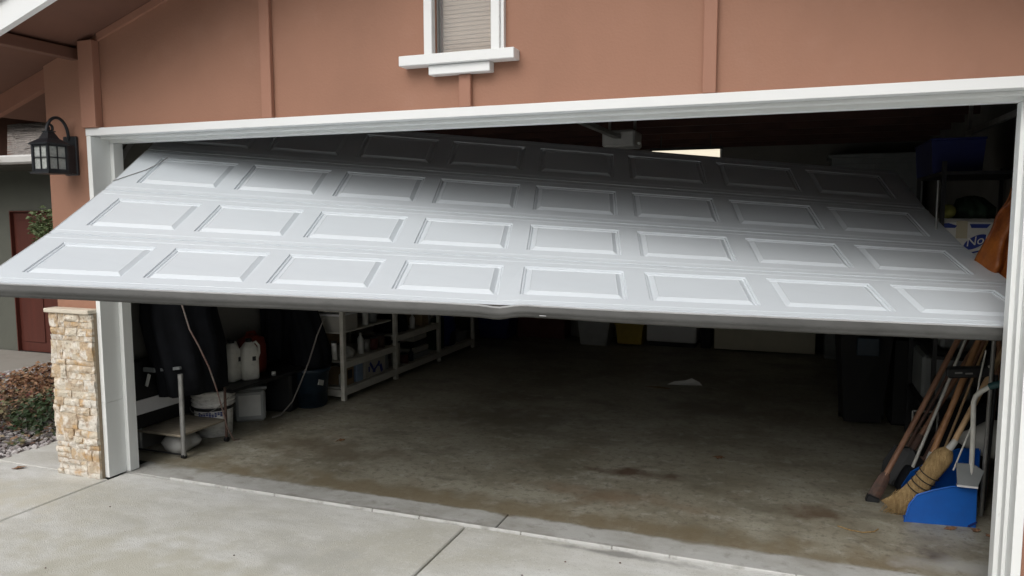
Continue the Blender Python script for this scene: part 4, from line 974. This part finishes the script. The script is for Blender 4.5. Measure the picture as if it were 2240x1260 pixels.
# grey angled tool with white tube handle and teal grip
t = thing('scraper', 'pale enamel tube tool with angled neck, grey flat blade and teal grip', 'scraper', (4.94, .98, .3), TG)
MB().tube([(4.945, 1.0, .275), (4.940, .98, .50), (4.928, .955, .70), (4.935, .945, .735), (4.955, .93, .765), (4.99, .905, .80)], .0125, 12).build('neck', m_whitemetal, t)
MB().tube([(4.985, .908, .797), (5.08, .85, .85), (5.16, .8, .88)], [.017, .02, .02], 12).build('grip', m_teal, t)
poly = [(4.872, .358), (4.955, .360), (5.0, .330), (4.975, .240), (4.883, .240)]
MB().prism(poly, 'y', .985, 1.0).build('blade', m_greyplast, t)
MB().prism([(4.881, .2345), (4.977, .2345), (4.977, .244), (4.881, .244)], 'y', .980, 1.004).build('edge', m_offwhite, t)
tag(MB().tube([(4.872, 1.05, .30), (4.95, 1.07, .55), (4.975, 1.08, .80), (5.0, 1.1, .95)], .0045, 8).build('wire', m_whitemetal), 'thin white rod beside the scraper tube', 'rod', TG)
b = MB().lathe([(0, -.09), (.06, -.085), (.11, -.05), (.125, .0), (.11, .05), (.06, .08), (0, .085)], (5.12, 1.42, .40), 24, Matrix.Rotation(R(-14), 3, 'Y'), wob=.35, sx=1.25)
tag(b.build('white_sack', m_bagwhite), 'crumpled white sack wedged behind the scraper near the jamb', 'sack')
drape('dark_sack', m_blackcloth, [(.0, 4.95, 1.62, .16, .12), (.15, 4.97, 1.62, .17, .13), (.35, 5.02, 1.62, .15, .12), (.5, 5.08, 1.62, .10, .08), (.55, 5.08, 1.62, .03, .03)], None, 'dark crumpled sack on the floor behind the tools', 'sack', amp=.02)
t = thing('wire_basket', 'small pale metal frame stand behind the wooden handles', 'stand', (4.80, 1.6, .3))
MB().tube([(4.74, 1.62, .02), (4.745, 1.62, .47)], .006, 6).build('upright', m_greymetal, t)
MB().tube([(4.745, 1.62, .47), (4.88, 1.62, .475)], .006, 6).build('crossbar', m_greymetal, t)
MB().tube([(4.88, 1.62, .475), (4.875, 1.62, .02)], .006, 6).build('upright', m_greymetal, t)
drape('cloth_heap', m_green, [(.0, 4.75, 1.42, .09, .08), (.06, 4.75, 1.42, .10, .09), (.12, 4.76, 1.43, .06, .05), (.13, 4.76, 1.43, .02, .02)], None, 'small dark cloth heap at the foot of the tools', 'cloth', amp=.01)
tag(MB().tube([(4.62, 1.22, .01), (4.64, 1.18, .008), (4.70, 1.16, .008), (4.74, 1.22, .01), (4.72, 1.3, .02)], .005, 8).build('cable_loop', m_dark), 'loop of black cable on the floor beside the broom straw', 'cable')

# ------------------------------------------------------------------ litter on the slab
def litter(name, pts, m, label, cat, z=.004):
    vs = [(x, y, z+h) for x, y, h in pts]; n = len(vs); c = Vector((sum(v[0] for v in vs)/n, sum(v[1] for v in vs)/n, z+.012))
    b = MB().add(vs+[c], [(i, (i+1) % n, n) for i in range(n)])
    o = b.build(name, m); q = o.modifiers.new('thickness', 'SOLIDIFY'); q.thickness = .0015; return tag(o, label, cat)
litter('paper_scrap', [(2.91, 3.87, 0), (3.02, 3.84, .008), (3.24, 3.93, 0), (3.20, 3.99, .02), (3.13, 4.0, .05), (3.07, 3.97, .03), (2.97, 3.93, .022)], m_brightpaper, 'crumpled white paper lying deep on the garage floor', 'paper')
litter('card_scrap', [(2.72, 3.70, 0), (2.95, 3.68, 0), (2.97, 3.72, 0), (2.78, 3.74, 0)], m_card, 'thin brown card strip beside the white paper', 'card')
def leaf_lit(x, y, s, rz, label, m=m_leafdry):
    pts = []
    for i in range(12):
        a = 2*math.pi*i/12; r_ = s*(1 if i % 2 == 0 else .55)*(1.3 if abs(math.cos(a)) > .8 else .8)
        pts.append((x+r_*math.cos(a+rz), y+r_*math.sin(a+rz), random.uniform(0, .012)))
    litter('dry_leaf', pts, m, label, 'leaf')
leaf_lit(3.595, 1.745, .035, .4, 'brown dry leaf alone in the middle right of the floor')
leaf_lit(.935, 1.187, .035, 1.2, 'brown dry leaf on the floor in front of the shelves')
leaf_lit(4.86, .97, .028, .3, 'dry leaf just in front of the blue scoop, left one')
leaf_lit(4.98, .99, .03, 1.0, 'curled dry leaf in front of the blue scoop, right one')
leaf_lit(5.03, .93, .022, 2.0, 'smallest dry leaf between scoop and right jamb')
tag(MB().tube([(4.30, .80, .006), (4.36, .765, .006), (4.42, .755, .006), (4.475, .785, .006), (4.50, .83, .006)], .0035, 6).build('string', m_straw), 'pale curved bit of string on the floor near the scoop', 'string')
leaf_lit(4.955, -.035, .05, .5, 'tan dry leaf caught at the foot of the right jamb')
tag(MB().lathe([(0, .002), (.014, .003), (.014, .006), (.008, .004), (0, .004)], (1.0, -1.12, 0), 14).build('metal_disc', m_rust), 'tiny round metal cap on the driveway', 'cap')

leaf_lit(-.72, -.07, .035, .8, 'small dry leaf on the concrete left of the stone pillar')
PEB = [(.75, -1.02), (1.5, -.6), (3.05, -.1), (.4, -.35), (1.95, -1.0), (-.3, -.6), (2.9, -.3), (3.3, -.02)]
_pb = MB()
for k in range(70):
    x_, y_ = PEB[k] if k < len(PEB) else (random.uniform(-1, 4.8), random.uniform(-1.6, .1))
    q = random.uniform(.004, .008)*(1 if k < len(PEB) else .45)
    _pb.add([(x_+q*a, y_+q*b_*.8, .001+q*.8*c) for a, b_, c in ((1, 0, 0), (0, 1, 0), (-1, 0, 0), (0, -1, 0), (0, 0, 1))], [(0, 1, 4), (1, 2, 4), (2, 3, 4), (3, 0, 4), (3, 2, 1, 0)])
struct(_pb.build('grit', m_rust), 'stuff')
o = MB().lathe([(0, -.05), (.05, -.045), (.09, -.02), (.10, .01), (.07, .05), (.03, .07), (0, .07)], (-.03, .64, .05), 20, wob=.9, sx=1.3)
tag(o.build('plastic_bag', m_bagwhite), 'crumpled pale plastic bag on the floor under the cart shelf', 'plastic bag')
# ------------------------------------------------------------------ entry court on the left
tagw = thing('entry_wall', 'dark olive grey entry wall behind the garage corner', 'wall', (-5, 3.05, 0))
MB().box((-9.0, 3.0, 0), (-4.90, 3.2, 2.199)).box((-3.92, 3.0, 0), (-.42, 3.2, 2.199)).box((-4.90, 3.0, 1.72), (-3.92, 3.2, 2.199)).build('wall', m_greywall, tagw)
ed = thing('entry_door', 'red-brown front door at the end of the porch path', 'door', (-4.4, 3.05, 0))
MB().box((-4.885, 3.03, .0), (-3.935, 3.08, 1.705)).build('leaf', m_redoor, ed)
for x0 in (-4.82, -4.37):
    for z0, z1 in ((.12, .75), (.88, 1.60)): MB().box((x0, 3.018, z0), (x0+.36, 3.029, z1), .004).build('panel', m_redoor, ed)
MB().box((-4.899, 2.985, 0), (-4.886, 3.08, 1.719)).box((-3.934, 2.985, 0), (-3.921, 3.08, 1.719)).box((-4.886, 2.985, 1.706), (-3.934, 3.08, 1.719)).build('door_frame', m_redoor, ed)
# porch roof
prf = thing('porch_roof', 'small porch roof of weathered shingles with a white gutter', 'roof', (-3, 2.4, 2.25))
def pz(y): return 2.31+.3333*(y-2.40)
NC = 16; k = 0
crs = MB()
for c in range(NC):
    y0 = 2.40+c*.125; y1 = y0+.16
    xl = -4.05-(y0-2.4)*1.36
    x = xl
    while x < -.45:
        wd = random.uniform(.12, .30); x1 = min(x+wd, -.45); h = random.uniform(.006, .02)
        crs.add([(x, y0, pz(y0)+h), (x1-.006, y0, pz(y0)+h), (x1-.006, y1, pz(y1)+.002), (x, y1, pz(y1)+.002), (x, y0, pz(y0)-.004), (x1-.006, y0, pz(y0)-.004)],
                [(0, 1, 2, 3), (4, 5, 1, 0)]); x = x1
o = crs.build('shingles', m_shingle, prf); o['kind'] = 'stuff'
MB().add([(-4.05, 2.40, pz(2.4)-.006), (-.45, 2.40, pz(2.4)-.006), (-.45, 4.4, pz(4.4)-.006), (-6.77, 4.4, pz(4.4)-.006)], [(0, 1, 2, 3)]).build('roof_deck', m_soffit, prf)
MB().box((-9, 2.30, 2.215), (-.45, 2.395, 2.31), .02).build('gutter', m_gutter, prf)
MB().box((-9, 2.396, 2.20), (-.45, 3.0, 2.215)).build('porch_ceiling', m_greywall, prf)
MB().prism([(-9.0, 2.235), (-4.05, 2.235), (-4.05, 2.31), (-6.5, 2.36), (-9.0, 2.42)], 'y', 2.29, 2.20).build('end_board', m_gutter, prf)
uw = thing('upper_wall', 'dark terracotta house wall rising behind the porch roof', 'wall', (-5, 4.45, 2.2))
MB().box((-9, 4.45, 2.2), (-.45, 4.6, 3.25)).build('siding', m_browndk, uw)
MB().box((-9, 2.9, 3.26), (-.45, 6.5, 3.36)).build('wall_shading_eave', m_browndk, uw)  # unseen eave added to keep the upper wall in shade
for q in range(9): MB().box((-8.8+q*.9, 2.92, 3.12), (-8.75+q*.9, 4.448, 3.258)).build('rafter', m_browndk, uw)

# planting bed: gravel, ground cover, shrub
bed = struct(sheet('planting_bed', [(-3.8, 0.03), (-1.056, 0.03), (-1.056, 2.0), (-.42, 2.0), (-.42, 2.54), (-3.8, 2.54)], -.02, m_earth))
gv = MB()
ico = [Vector(v) for v in ((0, 0, 1), (.894, 0, .447), (.276, .851, .447), (-.724, .526, .447), (-.724, -.526, .447), (.276, -.851, .447), (.724, .526, -.447), (-.276, .851, -.447), (-.894, 0, -.447), (-.276, -.851, -.447), (.724, -.526, -.447), (0, 0, -1))]
icf = [(0, 1, 2), (0, 2, 3), (0, 3, 4), (0, 4, 5), (0, 5, 1), (1, 6, 2), (2, 7, 3), (3, 8, 4), (4, 9, 5), (5, 10, 1), (6, 7, 2), (7, 8, 3), (8, 9, 4), (9, 10, 5), (10, 6, 1), (11, 7, 6), (11, 8, 7), (11, 9, 8), (11, 10, 9), (11, 6, 10)]
def inbed(x, y): return -3.8 < x < -1.0 and .0 < y < 2.5 or (-1.06 <= x < -.45 and 2.0 < y < 2.5)
for i in range(9000):
    x = random.uniform(-3.8, -1.03); y = random.uniform(.02, 2.52)
    r_ = random.uniform(.012, .026); z = random.uniform(-.012, .012)
    q = Vector((random.uniform(.7, 1.2), random.uniform(.7, 1.2), random.uniform(.5, .9)))*r_
    gv.add([(x+v.x*q.x, y+v.y*q.y, z+v.z*q.z) for v in ico], icf)
o = struct(gv.build('gravel', m_gravel), 'stuff')
def leaves(b, cx, cy, z0, rad, h, n, size, droop=.3):
    for i in range(n):
        a = random.uniform(0, 2*math.pi); rr = rad*math.sqrt(random.random()); t_ = random.random()
        p = Vector((cx+rr*math.cos(a), cy+rr*math.sin(a), z0+h*t_*(1-.5*(rr/rad)**2)))
        d = Vector((math.cos(a)+random.uniform(-.8, .8), math.sin(a)+random.uniform(-.8, .8), random.uniform(-.3, .9))).normalized()
        s = d.cross(Vector((random.uniform(-1, 1), random.uniform(-1, 1), 1))).normalized(); L_ = size*random.uniform(.6, 1.3); W_ = L_*random.uniform(.28, .42)
        b.add([p, p+d*L_*.5+s*W_, p+d*L_-Vector((0, 0, droop*L_)), p+d*L_*.5-s*W_], [(0, 1, 2), (0, 2, 3)])
# low shrubs in the bed, each a thing of its own
def shrub(x, y, r_, h, m, lab, n=700, size=.045):
    t = thing('shrub', lab, 'shrub', (x, y, 0), 'low shrubs in the gravel bed')
    b = MB(); leaves(b, x, y, .03, r_, h, n, size); f_ = b.build('foliage', m, t)
    s = MB()
    for i in range(9):
        a = random.uniform(0, 6.28); s.tube([(x, y, -.01), (x+r_*.4*math.cos(a), y+r_*.4*math.sin(a), h*.5), (x+r_*.8*math.cos(a), y+r_*.8*math.sin(a), h*.8)], [.005, .004, .002], 5)
    s.build('stems', m_stem, t)
shrub(-1.36, .75, .32, .25, m_leafdark, 'dark green low shrub right beside the stone pillar', 900, .045)
shrub(-1.95, .62, .36, .25, m_mixleaf, 'red-tinged low shrub at the left edge of the gravel bed', 1000)
shrub(-1.75, 1.35, .40, .22, m_mixleaf, 'mottled brown and green shrub in the middle of the gravel bed', 1000)
shrub(-2.45, 1.05, .40, .24, m_leafred, 'reddish shrub deeper in the gravel bed behind the others', 900)
shrub(-2.7, 1.75, .36, .22, m_leafdry, 'dry tan shrub at the far side of the gravel bed', 900)
b = MB()
for i in range(2600):
    x = random.uniform(-3.6, -1.10); y = random.uniform(.2, 2.3)
    p = Vector((x, y, random.uniform(.01, .05))); a = random.uniform(0, 6.28); s = random.uniform(.015, .035)
    d = Vector((math.cos(a), math.sin(a), random.uniform(-.3, .5)))*s; e = Vector((-math.sin(a), math.cos(a), random.uniform(-.3, .5)))*s*.6
    b.add([p-d, p+e, p+d, p-e], [(0, 1, 2), (0, 2, 3)])
struct(b.build('leaf_litter', m_mixleaf), 'stuff')
tp = thing('potted_tree', 'slender green bush with fine leaves behind the garage corner', 'bush', (-1.75, 1.0, 0))
MB().tube([(-1.70, 1.35, 0), (-1.72, 1.32, .6), (-1.78, 1.3, 1.1), (-1.86, 1.3, 1.5)], [.016, .013, .010, .006], 8).build('trunk', m_stem, tp)
b = MB(); leaves(b, -1.90, 1.3, 1.44, .22, .20, 800, .038); leaves(b, -1.98, 1.25, 1.55, .16, .20, 260, .036); leaves(b, -2.08, 1.25, 1.50, .10, .12, 120, .036); leaves(b, -1.86, 1.25, 1.62, .10, .14, 120, .036); b.build('crown', m_bushleaf, tp)
s = MB()
for i in range(12):
    a = random.uniform(0, 6.28); s.tube([(-1.86, 1.3, 1.48), (-1.92+.12*math.cos(a), 1.3+.12*math.sin(a), 1.58), (-1.93+.24*math.cos(a), 1.3+.24*math.sin(a), 1.66)], [.004, .003, .0015], 4)
s.build('branches', m_stem, tp)

# ------------------------------------------------------------------ unseen tree row added behind the camera to block low sky light
b = MB()
for i in range(46):
    a = R(180+ (i/45-.5)*210 + random.uniform(-2, 2)); d_ = random.uniform(23, 33)
    cx, cy = 2.5+d_*math.sin(a), 1+d_*math.cos(a)
    if cy > -9 and abs(cx) < 18: continue
    hh = random.uniform(6.8, 8.8); rr = random.uniform(2.4, 3.6)
    b.tube([(cx, cy, -.1), (cx+.1, cy, hh*.5)], [.2, .12], 7)
    for q in range(420):
        w = Vector((random.gauss(0, 1), random.gauss(0, 1), random.gauss(0, 1))).normalized()
        p = Vector((cx+w.x*rr*random.uniform(.75, 1.05), cy+w.y*rr*random.uniform(.75, 1.05), hh*.5+w.z*hh*.5*random.uniform(.8, 1.05)))
        if p.z < .1: p.z = random.uniform(.1, .8)
        s1 = Vector((random.uniform(-1, 1), random.uniform(-1, 1), random.uniform(-1, 1))).normalized()*random.uniform(.25, .5); s2 = w.cross(s1)
        b.add([p-s1, p+s2, p+s1, p-s2], [(0, 1, 2, 3)])
struct(b.build('sky_blocking_trees', m_leaf), 'stuff')
